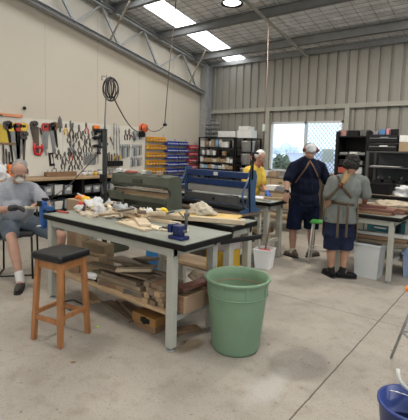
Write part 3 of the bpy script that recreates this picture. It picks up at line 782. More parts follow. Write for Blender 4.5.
# orange level and knob above the board
t = thing('spirit_level', 'long orange and black level lying along the top edge of the tool board', 'spirit level', (XL + .03, 3.2, 2.131))
MB().b2((-.02, -1.1, .0), (.02, .60, .05), bev=.003).build('level_body', mat('faded_orange', (.62, .25, .12), .6), t)
MB().b2((.0205, -1.1, .0), (.026, .22, .022)).build('base_strip', blackm, t)
MB().ell((XL + .03, 3.84, 2.31), .032).cyl((XL + .001, 3.84, 2.31), (XL + .03, 3.84, 2.31), .014).solo('wall_knob', blackp, 'small round black knob on the wall just above the tool board', 'knob')

# tool builders in wall coordinates: u along Y, v up, out along X -----------------
def wall_tool(name, label, cat, x, y, group='hand tools on the board'):
    p = at(x, y, X=XW + .01)
    t = thing(name, label, cat, (XW + .001, p.y, p.z), 0, group)
    t.scale = (1, 1.12, 1.15) if name == 'hand_saw' else (1, 1.25, 1.3)
    MB().cyl((-.0, 0, .0), (.034, 0, .006), .0045, n=8).build('hanging_nail', galv, t)
    return t
def rot2(p, a): return (p[0] * math.cos(a) - p[1] * math.sin(a), p[0] * math.sin(a) + p[1] * math.cos(a))
def flat(poly, a, th, x0=0.0):
    mb = MB(); mb.prism([rot2(p, a) for p in poly], (x0, 0, 0), (0, 1, 0), (0, 0, 1), th); return mb
def saw(x, y, L, a, hm, label, bm_=None, w=.13):
    """hand saw hanging by its handle; a tilts the blade"""
    t = wall_tool('hand_saw', label, 'saw', x, y)
    flat([(-w * .5, -.05), (w * .5, -.05), (w * .22, -.05 - L), (-w * .1, -.05 - L)], a, .003, .012).build('blade', bm_ or chrome, t)
    h = flat([(-.065, -.08), (-.075, .0), (-.05, .045), (.04, .05), (.075, .02), (.07, -.02), (.045, -.03), (.055, -.085)], a, .024).build('handle', hm, t)
    flat([(-.03, -.035), (-.035, .01), (.02, .02), (.025, -.02)], a, .004, .0245).build('grip_hole', blackp, h)
    MB().cyl((0, 0, .06), (.035, 0, .06), .004, n=6).build('peg', galv, t)
    return t
def pliers(x, y, L, a, hm, label, jm=None, spread=.035):
    t = wall_tool('pliers', label, 'pliers', x, y)
    jm = jm or oldsteel
    flat([(-.012, 0), (-.02, -.25 * L), (-.008, -.42 * L), (.008, -.42 * L), (.02, -.25 * L), (.012, 0)], a, .012).build('jaws', jm, t)
    for s in (-1, 1):
        pts = [rot2((s * .004, -.36 * L), a), rot2((s * spread, -.62 * L), a), rot2((s * spread * .7, -L), a)]
        MB().tube([(.008, p, q) for p, q in pts], [.008, .011, .009]).build('grip', hm, t)
    return t
def long_tool(name, cat, x, y, L, a, hm, label, bm_=None, r=.014, br=.008, hl=.4):
    t = wall_tool(name, label, cat, x, y)
    p0, p1, p2 = rot2((0, 0), a), rot2((0, -L * hl), a), rot2((0, -L), a)
    MB().tube([(.016, *p0), (.016, *((V((p0[0], p0[1], 0)) * .5 + V((p1[0], p1[1], 0)) * .5).xy)), (.016, *p1)], [r * .8, r, r * .7]).build('handle', hm, t)
    MB().bar((.012, *p1), (.012, *p2), br * 2, .006, up=(1, 0, 0)).build('shaft', bm_ or chrome, t)
    return t
def clamp(x, y, L, a, m, hm, label):
    t = wall_tool('g_clamp', label, 'clamp', x, y)
    pts = [(.0, 0), (.09, 0), (.09, -.025), (.03, -.025), (.03, -L + .03), (.09, -L + .03), (.09, -L), (0, -L)]
    flat(pts, a, .014).build('clamp_frame', m, t)
    q0, q1 = rot2((.075, -L - .05), a), rot2((.075, -.05), a)
    MB().cyl((.007, *q0), (.007, *q1), .007, n=8).build('screw', oldsteel, t)
    q2, q3 = rot2((.045, -L - .05), a), rot2((.105, -L - .05), a)
    MB().cyl((.007, *q2), (.007, *q3), .005, n=6).build('handle', hm, t)
    return t
dk = mat('dark_handle', (.05, .04, .035), .6); rdh = mat('red_handle', (.40, .035, .03), .5); brh = wood('brown_handle', (.24, .12, .06)); yl = mat('yellow_handle', (.70, .45, .04), .5); oh = mat('orange_handle', (.75, .22, .03), .5)
rust = mat('rusty_brown_blade', (.10, .075, .055), .6, .4, var=.3); greyb = mat('grey_blade', (.34, .35, .36), .35, .7)
t = wall_tool('set_square', 'yellow triangular square at the far left of the tool board', 'square', -1, 124)
MB().prism([(-.10, -.02), (.0, .03), (.24, -.26), (-.10, -.26)], (0, 0, 0), (0, 1, 0), (0, 0, 1), .012).build('blade', mat('mustard', (.5, .36, .04), .6), t)
MB().b2((0, -.10, -.28), (.02, .24, -.25)).build('stock', brown, t)
saw(7.5, 124, .66, .12, dk, 'dark bladed saw leaning left of the first yellow-handled saw', blackm, .06)
saw(12, 126, .55, .14, yl, 'yellow-handled hand saw nearest the left edge', greyb)
saw(17.5, 126, .60, .0, rdh, 'dark narrow saw with a red handle between the two yellow-handled saws', blackm, .10)
saw(24, 126, .58, -.20, yl, 'yellow-handled hand saw second from the left', greyb)
saw(24, 134, .42, -.03, dk, 'small dark saw half behind the second yellow-handled saw', rust, .07)
saw(34, 124, .46, .1, dk, 'wide dark brown saw with a clipped corner right of the yellow-handled saws', rust, .16)
long_tool('bow_saw', 'saw', 40, 128, .42, .25, dk, 'slanting grey bladed tool between the wide dark saw and the red-handled saw', greyb, r=.018, br=.018, hl=.25)
saw(45.5, 126, .34, .02, rdh, 'short saw with a red handle in the middle left of the board', greyb, .12)
saw(52, 126, .42, .06, dk, 'dark-handled saw with a grey blade right of the short red-handled saw', greyb, .12)
saw(54, 125, .34, .15, brh, 'narrow brown-handled saw overlapping the dark-handled saw', blackm, .07)
t = wall_tool('trowel', 'dark pointed trowel hung high on the board', 'trowel', 60, 119)
MB().prism([(-.05, -.14), (.05, -.14), (.03, 0), (0, .05), (-.03, 0)], (.002, 0, 0), (0, 1, 0), (0, 0, 1), .004).build('blade', oldsteel, t)
MB().tube([(.016, 0, -.14), (.02, 0, -.2)], .013).build('handle', dk, t)
t = wall_tool('clamp', 'bright red spring clamp low under the wide dark saw', 'clamp', 38, 148)
MB().tube([(.02, -.06, .07), (.03, -.075, -.01), (.02, -.05, -.09), (.02, .03, -.10), (.02, .06, -.05)], .02).tube([(.03, -.06, .01), (.03, .07, .01)], .018).build('frame', mat('bright_red', (.55, .02, .03), .4), t)
MB().cyl((.03, .06, -.06), (.03, .06, .06), .015).build('screw', red, t)
clamp(48.5, 153, .20, .1, blackm, dk, 'black clamp below the red-handled saw')
# first row of hanging hand tools
row1 = [(66, 124, .17, 0, yl, 'yellow-handled snips high on the board'), (70.5, 121, .30, .1, dk, 'big dark pliers right of the yellow-handled snips'), (73, 123, .24, -.15, dk, 'dark cutters beside the big dark pliers'), (79, 125, .22, .05, rust, 'brown-gripped pliers left of the red ones'), (86, 123, .18, .12, rdh, 'red-gripped pliers hung high, left of the orange tool')]
for r in row1: pliers(*r[:5], r[5])
pliers(93, 126, .16, .1, dk, 'dark pliers just left of the orange tool')
t = wall_tool('tape_holder', 'orange drill driver hung high on the board left of the black post', 'tool', 96, 126)
MB().box((.03, 0, -.02), (.05, .12, .06), bev=.012).build('tool_body', orange, t); MB().box((.03, -.02, -.09), (.04, .05, .12), rot=0, bev=.01).build('grip', blackp, t)
for i, (x, y, s) in enumerate(((100, 131, 1.0), (97, 138, .9), (103, 136, .8), (96, 146, .7))):
    t = wall_tool('power_drill', ['upper black drill left of the black post', 'second black drill lower left of the black post', 'black drill partly behind the black post', 'lowest small black drill left of the black post'][i], 'drill', x, y)
    MB().cyl((.05, -.09 * s, 0), (.05, .07 * s, .01), .035 * s, .03 * s).cyl((.05, -.14 * s, 0), (.05, -.09 * s, 0), .015 * s, .025 * s).build('motor_housing', blackp, t)
    MB().bar((.05, .03 * s, -.02), (.05, .05 * s, -.15 * s), .04 * s, .05 * s, up=(1, 0, 0), bev=.008).build('grip', mat('charcoal', (.04, .045, .06), .5), t)
    MB().box((.05, .05 * s, -.17 * s), (.07 * s, .10 * s, .04), bev=.008).build('battery', blackp, t)
long_tool('hammer_handle', 'hammer', 110, 137, .16, .5, brh, 'brown-handled hook tool right of the black post', oldsteel)
for i, (x, L) in enumerate(((114, .45), (116.5, .52), (119, .42))):
    long_tool('spanner', 'spanner', x, 124 + i, L, .02 * i, greyb, ['long grey spanner just right of the black post', 'longest grey spanner right of the black post', 'third long grey spanner right of the black post'][i], greyb, r=.011, br=.009, hl=.3)
pliers(125.5, 130, .18, .1, dk, 'dark pliers right of the long grey spanners'); pliers(129.5, 129, .2, -.1, dk, 'larger dark pliers below the orange reel on the left'); pliers(134, 131, .17, .0, oldsteel, 'dark steel pliers under the cable left of the orange reel')
long_tool('screwdriver', 'screwdriver', 131, 135, .14, .7, rdh, 'red-handled tool tilted below the larger dark pliers', oldsteel)
# second, third and fourth rows
specs = [(70, 141, .26, .15, oldsteel, 'large grey pincers in the second row'), (74, 143, .2, -.2, oldsteel, 'smaller grey pincers right of the large grey pincers'), (79, 141, .22, .1, oldsteel, 'slim grey pliers in the second row'), (85, 139, .22, .0, dk, 'slim dark pliers in the second row with spread grips'),
         (55, 149, .14, -.1, dk, 'small dark pliers right of the black clamp'), (58.5, 150, .15, .1, dk, 'dark pliers above the brown tool block'), (65, 152, .15, -.1, oldsteel, 'steel pliers in the third row'), (71, 152, .14, .0, rdh, 'red-gripped pliers in the third row'), (75.5, 151, .15, .1, dk, 'black pliers right of the red-gripped third-row pliers'),
         (62.5, 159, .16, .1, dk, 'black pliers in the lowest row, leftmost'), (71.5, 161, .15, -.1, dk, 'black pliers in the lowest row, middle'), (75.5, 160, .15, .15, dk, 'black pliers in the lowest row, rightmost'), (66, 158, .1, .3, oldsteel, 'small steel pliers in the lowest row')]
specs += [(68, 133, .16, .2, oldsteel, 'steel pliers between the first and second rows, leftmost'), (76, 133, .15, -.2, dk, 'dark pliers between the first and second rows, second one'), (83, 131, .15, .1, oldsteel, 'steel pliers between the first and second rows, third one'), (89, 134, .17, -.1, dk, 'dark pliers between the first and second rows, rightmost'), (90, 143, .15, .1, rust, 'brown pliers just above the silver chisels'), (80, 152, .14, .1, dk, 'dark pliers just left of the silver chisels'), (80, 161, .14, .1, oldsteel, 'steel pliers below the left end of the silver chisels'), (68.5, 148, .13, .3, dk, 'dark pliers just under the large grey pincers')]
for q in specs: pliers(*q)
for i in range(6):
    long_tool('chisel', 'chisel', 84.5 + i * 2.1, 152.5, .20, 0, [greyb, oldsteel][i % 2], '%s chisel from the left in the row of silver chisels' % ORD[i], chrome, r=.012, br=.019, hl=.3)
long_tool('screwdriver', 'screwdriver', 98, 148, .26, 0, dk, 'long black screwdriver right of the silver chisels', oldsteel, br=.005)
for i, (x, y) in enumerate(((3, 144), (6, 149), (9, 152))):
    long_tool('file', 'file', x, y, .30, .02, dk, ['dark file at the far left below the yellow square', 'dark file second from the left below the saws', 'short dark file behind the first yellow-handled saw tip'][i], oldsteel, br=.012)
# holder with yellow and dark tools right of the post
p = at(113, 163, X=XW + .05)
t = thing('tool_tray', 'dark tray fixed to the board right of the black post, full of handles', 'tray', (XW - .0005, p.y, p.z))
MB().b2((0, -.24, -.07), (.12, .24, .05), bev=.006).build('tray_body', blackm, t)
rnd = random.Random(5)
for k in range(9):
    y = -.20 + .05 * k; h = rnd.uniform(.10, .2)
    long_ = MB().tube([(.06, y, .04), (.06 + rnd.uniform(-.01, .01), y + rnd.uniform(-.02, .02), .05 + h)], [.012, .016]).solo
    c_, cn = [(yl, 'yellow'), (dk, 'dark'), (brh, 'brown'), (dk, 'dark')][k % 4]
    mb = MB().tube([V((XW + .06, p.y + y, p.z + .051)), V((XW + .06, p.y + y + rnd.uniform(-.02, .02), p.z + .05 + h))], [.012, .017])
    mb.solo('screwdriver', c_, '%s handle standing in the dark tray, %s from the left' % (cn, ORD[k]), 'screwdriver', 'handles in the dark tray')
# silver spanner rows to the right
n = 0
for r, (y, x0, x1, L) in enumerate(((144.5, 120.5, 130, .26), (132, 132.5, 143, .16), (145, 132.5, 143, .22), (157.5, 131, 143, .18))):
    x = x0; k = 0
    while x < x1:
        long_tool('spanner', 'spanner', x, y, L * (1 - .03 * k), 0, greyb, 'silver spanner in the %s spanner row, %s from the left' % (['tall', 'upper right', 'middle right', 'lower right'][r], ORD[k]), [chrome, oldsteel, greyb][k % 3], r=.012, br=.013, hl=.25)
        x += 1.75; k += 1

# orange cable reel, plug and cables ----------------------------------------------
blk = mat('black_cable', (.03, .028, .026), .6)
p = at(145, 128, X=XW + .10)
t = thing('cable_reel', 'orange cable reel on the left wall above the spanners', 'cable reel', (XW + .001, p.y, p.z))
MB().lathe([(0, 0), (.11, 0), (.12, .02), (.11, .04), (.05, .045), (.05, .09), (.10, .095), (.10, .11), (0, .11)], (0, 0, 0), 28, (1, 0, 0)).build('reel', mat('red_orange_plastic', (.68, .13, .03), .5), t)
MB().lathe([(.05, .045), (.10, .05), (.10, .085), (.05, .09)], (0, 0, 0), 28, (1, 0, 0)).build('wound_cable', blk, t)
MB().box((.05, -.05, -.16), (.09, .16, .12), bev=.02).build('handle_block', blackp, t)
reel = V((XW + .13, p.y - .02, p.z + .02))
PX, PY = -3.92, 3.02
ztop = at(107, 75, Y=PY).z
t = thing('power_pole', 'dark upright pole behind the bench clutter with a thin rod at its top', 'pole', (PX, PY, 0))
MB().cyl((0, 0, 0), (0, 0, .02), .07, n=20).build('base_plate', blackm, t)
MB().cyl((0, 0, .02), (0, 0, 1.84), .029).build('pole_tube', mat('dark_grey_paint', (.014, .015, .014), .6, spec=.25), t)
MB().tube([(0.0, 0, 1.84), (0.0, 0, 1.95), (.012, 0, 2.1), (.03, 0, ztop)], [.012, .009, .009, .009]).build('rod', greyp, t)
MB().tube([(.03, 0, ztop - .02), (-.02, -.03, ztop - .01), (-.02, -.03, ztop - .06)], .008).build('hook', galv, t)
MB().box((0, -.03, 1.26), (.06, .05, .09), bev=.006).build('clamp_bracket', blackm, t)
MB().box((0, -.03, 1.05), (.055, .04, .05), bev=.006).build('clamp_bracket', blackm, t)
MB().tube([(0, -.03, 1.15), (.01, -.04, 1.0), (.05, -.06, .95)], .012).build('cable_tail', blk, t)
rnd = random.Random(2)
cc = V((PX + .13, PY - .02, 2.295))
mb = MB()
for k in range(9):
    a = PI * k / 9 + rnd.uniform(-.2, .2); tx = rnd.uniform(-.2, .2); w_ = rnd.uniform(.05, .105); h_ = rnd.uniform(.10, .135)
    mb.tube([cc + V((math.cos(a) * w_ * math.cos(q), math.sin(a) * w_ * math.cos(q), h_ * math.sin(q) + tx * .1)) for q in [2 * PI * j / 28 for j in range(28)]], .006, n=6, closed=True)
mb.solo('cable_coil', blk, 'loose oval coil of dark cable hanging from the top of the pole', 'cable coil')
def sag(p, q, s, n=24):
    return [V(p).lerp(V(q), i / n) - V((0, 0, s * 4 * (i / n) * (1 - i / n))) for i in range(n + 1)]
MB().tube(sag(cc + V((.06, 0, -.11)), reel, .22), .008).solo('extension_cable', blk, 'dark cable sagging from the coil on the pole to the orange reel', 'cable')
plug = at(165, 123, Y=5.9)
MB().tube(sag(reel + V((0, .05, -.02)), plug + V((0, 0, -.05)), .10), .007).solo('plug_cable', blk, 'dark cable from the orange reel up to the hanging socket', 'cable')
t = thing('hanging_socket', 'grey socket hanging on a thin line from the roof in front of the left wall', 'socket', tuple(plug))
MB().cyl((0, 0, -.02), (0, 0, .08), .022, .018).build('socket_body', greyp, t); MB().lathe([(0, -.06), (.035, -.06), (.045, -.03), (.03, -.01), (0, -.01)], n=20).build('socket_plug', blackp, t)
rt = V((-5.83, 6.26, roofz(6.26) - .03))
MB().tube([plug + V((0, 0, .08)), plug.lerp(rt, .5) + V((-.02, 0, 0)), rt], .010).solo('drop_cable', mat('grey_brown_cable', (.16, .12, .10), .6), 'thin cable dropping from the roof to the hanging socket', 'cable')
a = at(269, 9, Y=7.26); b = at(264, 125, Y=7.2); 
MB().tube([V((a.x, 7.26, roofz(7.26) - .22)), (a.x * .5 + b.x * .5 + .02, 7.24, (a.z + b.z) / 2), b], .011).solo('drop_cable', mat('pinkish_cable', (.33, .25, .21), .6), 'pinkish cable hanging from a purlin in front of the ribbed back wall', 'cable')
MB().box(b - V((0, 0, .06)), (.06, .05, .14), bev=.01).solo('pendant_switch', mat('pale_green_grey', (.45, .5, .46), .5), 'pale pendant switch at the end of the pinkish cable', 'switch')
MB().tube([V((-4.14, 2.42, 1.02)), V((-4.08, 2.62, 1.16)), V((-3.97, 2.98, 1.56)), V((-3.955, 3.0, 1.64))], .005).solo('air_hose', blk, 'thin black hose slanting up from the blue tool to the dark pole', 'hose')

# bin racks -------------------------------------------------------------------------
def bin_proto(m, name):
    t = thing('parts_bin', 'x', 'parts bin', (0, 0, 0))
    mb = MB(); w = .041
    mb.prism([(0, 0), (.12, 0), (.145, .035), (.145, .048), (.115, .010), (.008, .010), (.008, .115), (0, .115)], (0, w, 0), (1, 0, 0), (0, 0, 1), 2 * w)
    for s in (-w, w - .005): mb.prism([(0, 0), (.12, 0), (.145, .042), (.10, .055), (.08, .115), (0, .115)], (0, s + .005, 0), (1, 0, 0), (0, 0, 1), .005)
    mb.build('bin_shell', m, t)
    MB().b2((.01, -w + .007, .011), (.108, w - .007, .066)).build('parts_inside', offwhite if name != 'yellow' else mat('rusty_parts', (.2, .13, .08), .7), t)
    MB().b2((.1455, -.022, .012 + .022), (.147, .022, .046)).build('card_label', offwhite, t)
    return t
def rack(name, colour, m, y0, n, rows, z0, dz, step, lab):
    w = n * step
    r = thing('bin_rack', lab, 'rack', (XL + .012, y0 + w / 2, z0))
    for k in range(rows): MB().b2((0, -w / 2, k * dz + .06), (.012, w / 2, k * dz + .10)).build('rail', galv, r)
    for s in (-1, 1): MB().b2((-.01, s * w / 2 - .012, -.02), (.0, s * w / 2 + .012, rows * dz)).build('upright', galv, r)
    pr = None
    for k in range(rows):
        for j in range(n):
            y = y0 + step * (j + .5)
            if pr is None: pr = bin_proto(m, colour); KIDS[pr.name] = list(pr.children); KIDS.update({c.name: [] for c in pr.children}); o = pr
            else: o = copy_tree(pr)
            o.location = (XL + .0232, y, z0 + k * dz)
            o['label'] = '%s parts bin, %s in the %s row down, %s rack' % (colour, ORD[j], ORD[rows - 1 - k], name)
            o['group'] = '%s parts bins' % colour
rack('yellow', 'yellow', mat('bin_yellow', (.80, .40, .02), .4, var=.05), 6.93, 6, 6, .82, .195, .103, 'rack of yellow bins on the left wall right of the spanners')
rack('left blue', 'blue', mat('bin_blue', (.03, .07, .42), .4, var=.05), 7.58, 4, 7, .62, .182, .103, 'left rack of blue bins next to the yellow ones')
rack('right blue', 'dark blue', mat('bin_blue_dark', (.025, .055, .30), .4, var=.05), 8.02, 4, 7, .62, .182, .103, 'right rack of blue bins beside the red ones')
rack('red', 'red', mat('bin_red', (.48, .03, .05), .4, var=.05), 8.46, 4, 5, .90, .182, .103, 'rack of red bins nearest the back corner')
# low bench below the racks
MB().b2((XL + .001, 6.1, .50), (XL + .6, 8.69, .54)).solo('low_worktop', greywood, 'low worktop under the bin racks on the left wall', 'worktop')
t = thing('cupboard', 'dark cupboard under the low worktop below the bin racks', 'cupboard', (XL + .28, 7.4, 0))
MB().b2((-.27, -1.28, 0), (.25, 1.28, .499)).build('carcass', mat('dark_grey_cupboard', (.07, .07, .07), .6), t)
for k in range(4): d = MB().b2((.251, -1.27 + .64 * k, .03), (.265, -.65 + .64 * k, .48)).build('door', greyp, t); MB().b2((.266, -.73 + .64 * k, .22), (.28, -.71 + .64 * k, .32)).build('handle', chrome, d)

# ================================================================== BACK CORNER SHELVES
def shelf_unit(name, label, x0, x1, y0, y1, h, shelves, m, posts=.035, back=False, side=False):
    t = thing(name, label, 'shelf unit', ((x0 + x1) / 2, (y0 + y1) / 2, 0))
    w, d = (x1 - x0) / 2, (y1 - y0) / 2
    for sx in (-1, 1):
        if side: MB().b2((sx * w - (posts if sx > 0 else 0), -d, 0), (sx * w + (0 if sx > 0 else posts), d, h)).build('side_panel', m, t)
        else:
            for sy in (-1, 1): MB().box((sx * (w - posts / 2), sy * (d - posts / 2), h / 2), (posts, posts, h)).build('post', m, t)
    for z in shelves: MB().b2((-w + posts * .9, -d, z - .022), (w - posts * .9, d, z)).build('shelf', m, t)
    if back: MB().b2((-w, d - .01, .02), (w, d, h)).build('back_panel', m, t)
    return t
A0, A1, AY0, AY1 = -7.16, -5.95, 8.72, 9.2
shz = [.10, .42, .74, .96, 1.12, 1.29, 1.48, 1.70, 1.97]
shelf_unit('storage_shelves', 'dark steel shelves packed with boxes and jars in the back left corner', A0, A1, AY0, AY1, 1.97, shz, blackm)
shelf_unit('storage_shelves', 'narrow dark shelves of big white tubs right of the packed corner shelves', -5.93, -5.42, AY0, AY1, 1.95, [.1, .5, .9, 1.27, 1.60, 1.95], blackm)
rnd = random.Random(21)
pal = [(offwhite, 'off-white'), (white, 'white'), (greyp, 'grey'), (card, 'brown'), (blackp, 'black'), (mat('light_blue_box', (.25, .42, .6), .5), 'light blue'), (tan, 'tan'), (mat('pinkish_box', (.5, .3, .25), .6), 'pinkish')]
for si in range(3, 8):
    z = shz[si]; gap = shz[si + 1] - z - .03
    x = A0 + .05; k = 0; small = si < 6
    while x < A1 - .10:
        w_ = rnd.uniform(.085, .125); hh = gap * rnd.uniform(.6, .92)
        ci = rnd.choice([0, 1, 0, 2, 3, 4, 5, 6] if not small else [0, 0, 1, 6, 3, 0, 5 if si == 4 else 7])
        if si == 6: ci = rnd.choice([4, 1, 2, 0, 4, 6])
        m, cn = pal[ci]
        kind = 'jar' if (not small and rnd.random() < .45) else 'box'
        rown = {7: 'top', 6: 'second', 5: 'third', 4: 'fourth', 3: 'fifth'}[si]
        lab = '%s %s, %s from the left on the %s shelf of the packed corner shelves' % (cn, kind, ORD[min(k, 15)], rown)
        cx_ = x + w_ / 2; cy_ = AY0 + .09
        if kind == 'jar': MB().lathe([(0, 0), (w_ * .45, 0), (w_ * .45, hh * .8), (w_ * .36, hh * .86), (w_ * .38, hh * .88), (w_ * .38, hh), (0, hh)], (cx_, cy_, z + .001), 16).solo('jar', m, lab, 'jar', 'containers on the corner shelves')
        else:
            mb = MB(); mb.box((cx_, cy_ + .03, z + .001 + hh / 2), (w_ * .94, .20, hh), bev=.006)
            mb.box((cx_, cy_ - .072, z + hh * .5), (w_ * .5, .004, hh * .3)); mb.solo('box', m, lab, 'box', 'containers on the corner shelves')
        x += w_ + .012; k += 1
for i, z in enumerate((1.60, 1.27, .9)):
    mb = MB().lathe([(0, 0), (.16, 0), (.18, .25), (.187, .25), (.187, .275), (0, .28)], (-5.67, AY0 + .22, z + .001), 28)
    mb.solo('tub', white, ['white tub on the upper level of the narrow shelves', 'white tub on the middle level of the narrow shelves', 'white tub on the lower level of the narrow shelves behind the yellow shirt'][i], 'tub', 'white tubs')
# things on top of the shelves
zt = 1.971
for i, x in enumerate((-7.03, -6.86, -6.70)):
    t = thing('coil_stack', ['leftmost stack of dark coils on top of the corner shelves', 'tallest middle stack of dark coils on top of the corner shelves', 'right-hand stack of dark coils on top of the corner shelves'][i], 'coil stack', (x, 8.95, zt))
    hh = [.40, .50, .46][i]
    MB().cyl((0, 0, 0), (0, 0, hh), .012).build('spindle', galv, t); MB().lathe([(0, 0), (.07, 0), (.07, .01), (0, .01)], n=18).build('base', blackm, t)
    k = 0
    while .04 + k * .06 < hh - .03: MB().tube([(.055 * math.cos(q), .055 * math.sin(q), .04 + k * .06) for q in [2 * PI * j / 16 for j in range(16)]], .017, n=6, closed=True).build('coil', oldsteel if k % 2 else galv, t); k += 1
for i, (x, w_, h_, dz) in enumerate(((-6.28, .55, .16, 0), (-5.72, .42, .2, -.02), (-5.74, .30, .12, .182), (-6.32, .38, .03, .162))):
    MB().box((x, 8.95, (zt if x < -5.93 else 1.951) + (dz if i > 1 else 0) + h_ / 2 + (0 if i < 2 else .0)), (w_, .3, h_), bev=.006).solo('storage_box', white if i != 3 else greyp, ['long white box on top of the packed corner shelves', 'white box on top of the narrow shelves', 'smaller white box stacked highest on the narrow shelves', 'flat grey box on the long white box'][i], 'box')
# cabinets below the window
t = thing('drawer_cabinet', 'tan drawer cabinet below the window, behind the yellow-shirted man\'s arm', 'cabinet', (-4.55, 8.95, 0))
MB().b2((-.78, -.28, 0), (.80, .28, .98)).build('carcass', mat('tan_board', (.38, .28, .18), .6), t)
for k in range(3):
    for j in range(4): d = MB().b2((-.76 + k * .52, -.298, .05 + .235 * j), (-.26 + k * .52, -.281, .265 + .235 * j), bev=.003).build('drawer', mat('tan_drawer', (.44, .33, .2), .6), t); MB().b2((-.56 + k * .52, -.312, .17 + .235 * j), (-.46 + k * .52, -.299, .185 + .235 * j)).build('handle', blackm, d)
MB().b2((-.8, -.3, .98), (.82, .29, 1.01)).build('cabinet_top', greywood, t)
for i, (x, m, s, kind) in enumerate(((-5.1, offwhite, (.22, .2, .14), 'white box at the left end of the cabinet under the window'), (-4.85, card, (.2, .2, .12), 'brown box next to the white box under the window'), (-3.95, greyp, (.3, .2, .08), 'flat grey box under the middle of the window'))):
    MB().box((x, 8.9, 1.011 + s[2] / 2), s, bev=.006).solo('storage_box', m, kind, 'box')
# parts tray bench in between (greyish trays)
t = thing('tray_shelf', 'low pale bench with grey trays between the papers and the cabinet under the window', 'bench', (-4.1, 7.6, 0))
MB().b2((-.9, -.3, .78), (.7, .3, .82)).build('bench_top', greywood, t)
for sx in (-.85, .65):
    for sy in (-.26, .26): MB().b2((sx - .025, sy - .025, 0), (sx + .025, sy + .025, .78)).build('leg', steel, t)
MB().b2((-.85, -.28, .3), (.65, .28, .33)).build('shelf', tan, t)
rnd = random.Random(8)
for k in range(6): MB().box((-4.85 + .25 * k, 7.5, .821 + .05), (.2, .26, .1), bev=.008).solo('parts_tray', [greyp, offwhite, card, white][k % 4], '%s tray, %s from the left on the low bench under the window' % (['grey', 'off-white', 'brown', 'white'][k % 4], ORD[k]), 'tray', 'trays on the low bench')
for k in range(10):
    plank((-4.8 + rnd.uniform(0, .3), 7.36 + .1 * (k % 5), .331 + .022 + .045 * (k // 5)), (-3.6 + rnd.uniform(0, .1), 7.36 + .1 * (k % 5), .353 + .045 * (k // 5)), .085, .04, [pine, tan, greywood][k % 3], 'board on the shelf of the low bench, %s row back, %s layer' % (ORD[k % 5], ORD[k // 5]), 'boards on the low bench shelf')

# ================================================================== RIGHT BACK SHELVES
shelf_unit('storage_cabinet', 'tall black open cabinet behind the curly-haired man', -3.12, -2.45, 8.30, 8.75, 2.08, [.1, .42, .74, 1.02, 1.22, 1.40, 1.60, 1.98], blackm, posts=.06, back=True, side=True)
gdark = mat('dark_grey_shelf_steel', (.055, .056, .056), .5, .1, var=.1)
shelf_unit('storage_shelves', 'wide dark grey steel shelves at the right edge of the picture', -2.32, .2, 7.75, 8.3, 1.68, [.1, .50, .84, 1.10, 1.40, 1.68], gdark, posts=.05, back=True)
def boxes(z, y, items, where):
    for x, w_, d_, h_, m, cn in items:
        MB().box((x, y, z + .001 + h_ / 2), (w_, d_, h_), bev=.008).solo('storage_box', m, '%s %s' % (cn, where), 'box')
bz = blackp
boxes(1.98, 8.5, ((-3.03, .17, .2, .13, mat('dull_pink_box', (.36, .2, .18), .6), 'dull pink box at the left end'), (-2.80, .22, .25, .12, blackm, 'black box in the middle'), (-2.58, .16, .25, .13, oldsteel, 'dark metal box at the right end')), 'on top of the tall black cabinet')
boxes(1.60, 8.42, ((-2.95, .16, .2, .05, greyp, 'flat grey box, leftmost'), (-2.75, .16, .2, .06, offwhite, 'off-white packet, middle one'), (-2.58, .12, .2, .05, greyp, 'narrow grey box, rightmost')), 'on the upper shelf of the tall black cabinet')
boxes(1.40, 8.42, ((-2.95, .18, .2, .10, blackm, 'black box on the left'), (-2.68, .25, .2, .08, greyp, 'grey flat pack on the right')), 'on the second shelf of the tall black cabinet')
boxes(1.22, 8.42, ((-2.95, .20, .2, .12, mat('dull_red_box', (.35, .08, .05), .6), 'dull red box on the left'), (-2.67, .22, .2, .13, white, 'white cartons on the right')), 'on the third shelf of the tall black cabinet')
boxes(.74, 8.42, ((-2.93, .18, .2, .16, tan, 'tan box on the left'), (-2.66, .26, .2, .2, mat('orange_brown_box', (.5, .27, .1), .6), 'orange-brown carton on the right')), 'on the fifth shelf of the tall black cabinet')
boxes(1.02, 8.42, ((-2.7, .3, .2, .13, mat('orange_brown_box', (.5, .27, .1), .6), 'wide orange-brown carton'),), 'on the fourth shelf of the tall black cabinet')
# cases on the wide shelves
for i, (z, h_) in enumerate(((1.681, .155), (1.838, .15))):
    t = thing('tool_case', ['lower of the two flat black cases on the wide grey shelves', 'upper of the two flat black cases on the wide grey shelves'][i], 'case', (-2.06, 8.0, z), .02 * i, 'flat black cases')
    MB().box((0, 0, h_ / 2), (.48, .4, h_ - .01), bev=.012).build('case_shell', blackp, t); MB().box((0, -.204, h_ * .55), (.46, .01, .01)).build('lid_seam', greyp, t)
    MB().box((.02, -.208, h_ * .62), (.14, .012, .025)).build('handle', offwhite if i == 0 else greyp, t)
boxes(1.99, 7.98, ((-2.23, .09, .1, .06, greyp, 'small grey box'), (-2.12, .10, .1, .10, mat('mid_blue_box', (.08, .2, .4), .5), 'small blue box'), (-2.02, .05, .1, .11, mat('pink_bottle', (.6, .25, .28), .5), 'narrow pink box'), (-1.91, .12, .12, .10, blackm, 'small black box')), 'on top of the flat black cases')
boxes(1.681, 7.98, ((-1.68, .22, .3, .17, card, 'brown carton right of the black cases'), ), 'on the wide grey shelves')
boxes(1.853, 7.98, ((-1.62, .34, .3, .12, white, 'white box on the brown carton'), ), 'on the wide grey shelves')
boxes(1.40, 7.98, ((-2.0, .5, .4, .012, offwhite, 'flat pale sheet'), (-1.5, .06, .06, .05, white, 'tiny white box')), 'on the upper shelf of the wide grey shelves')
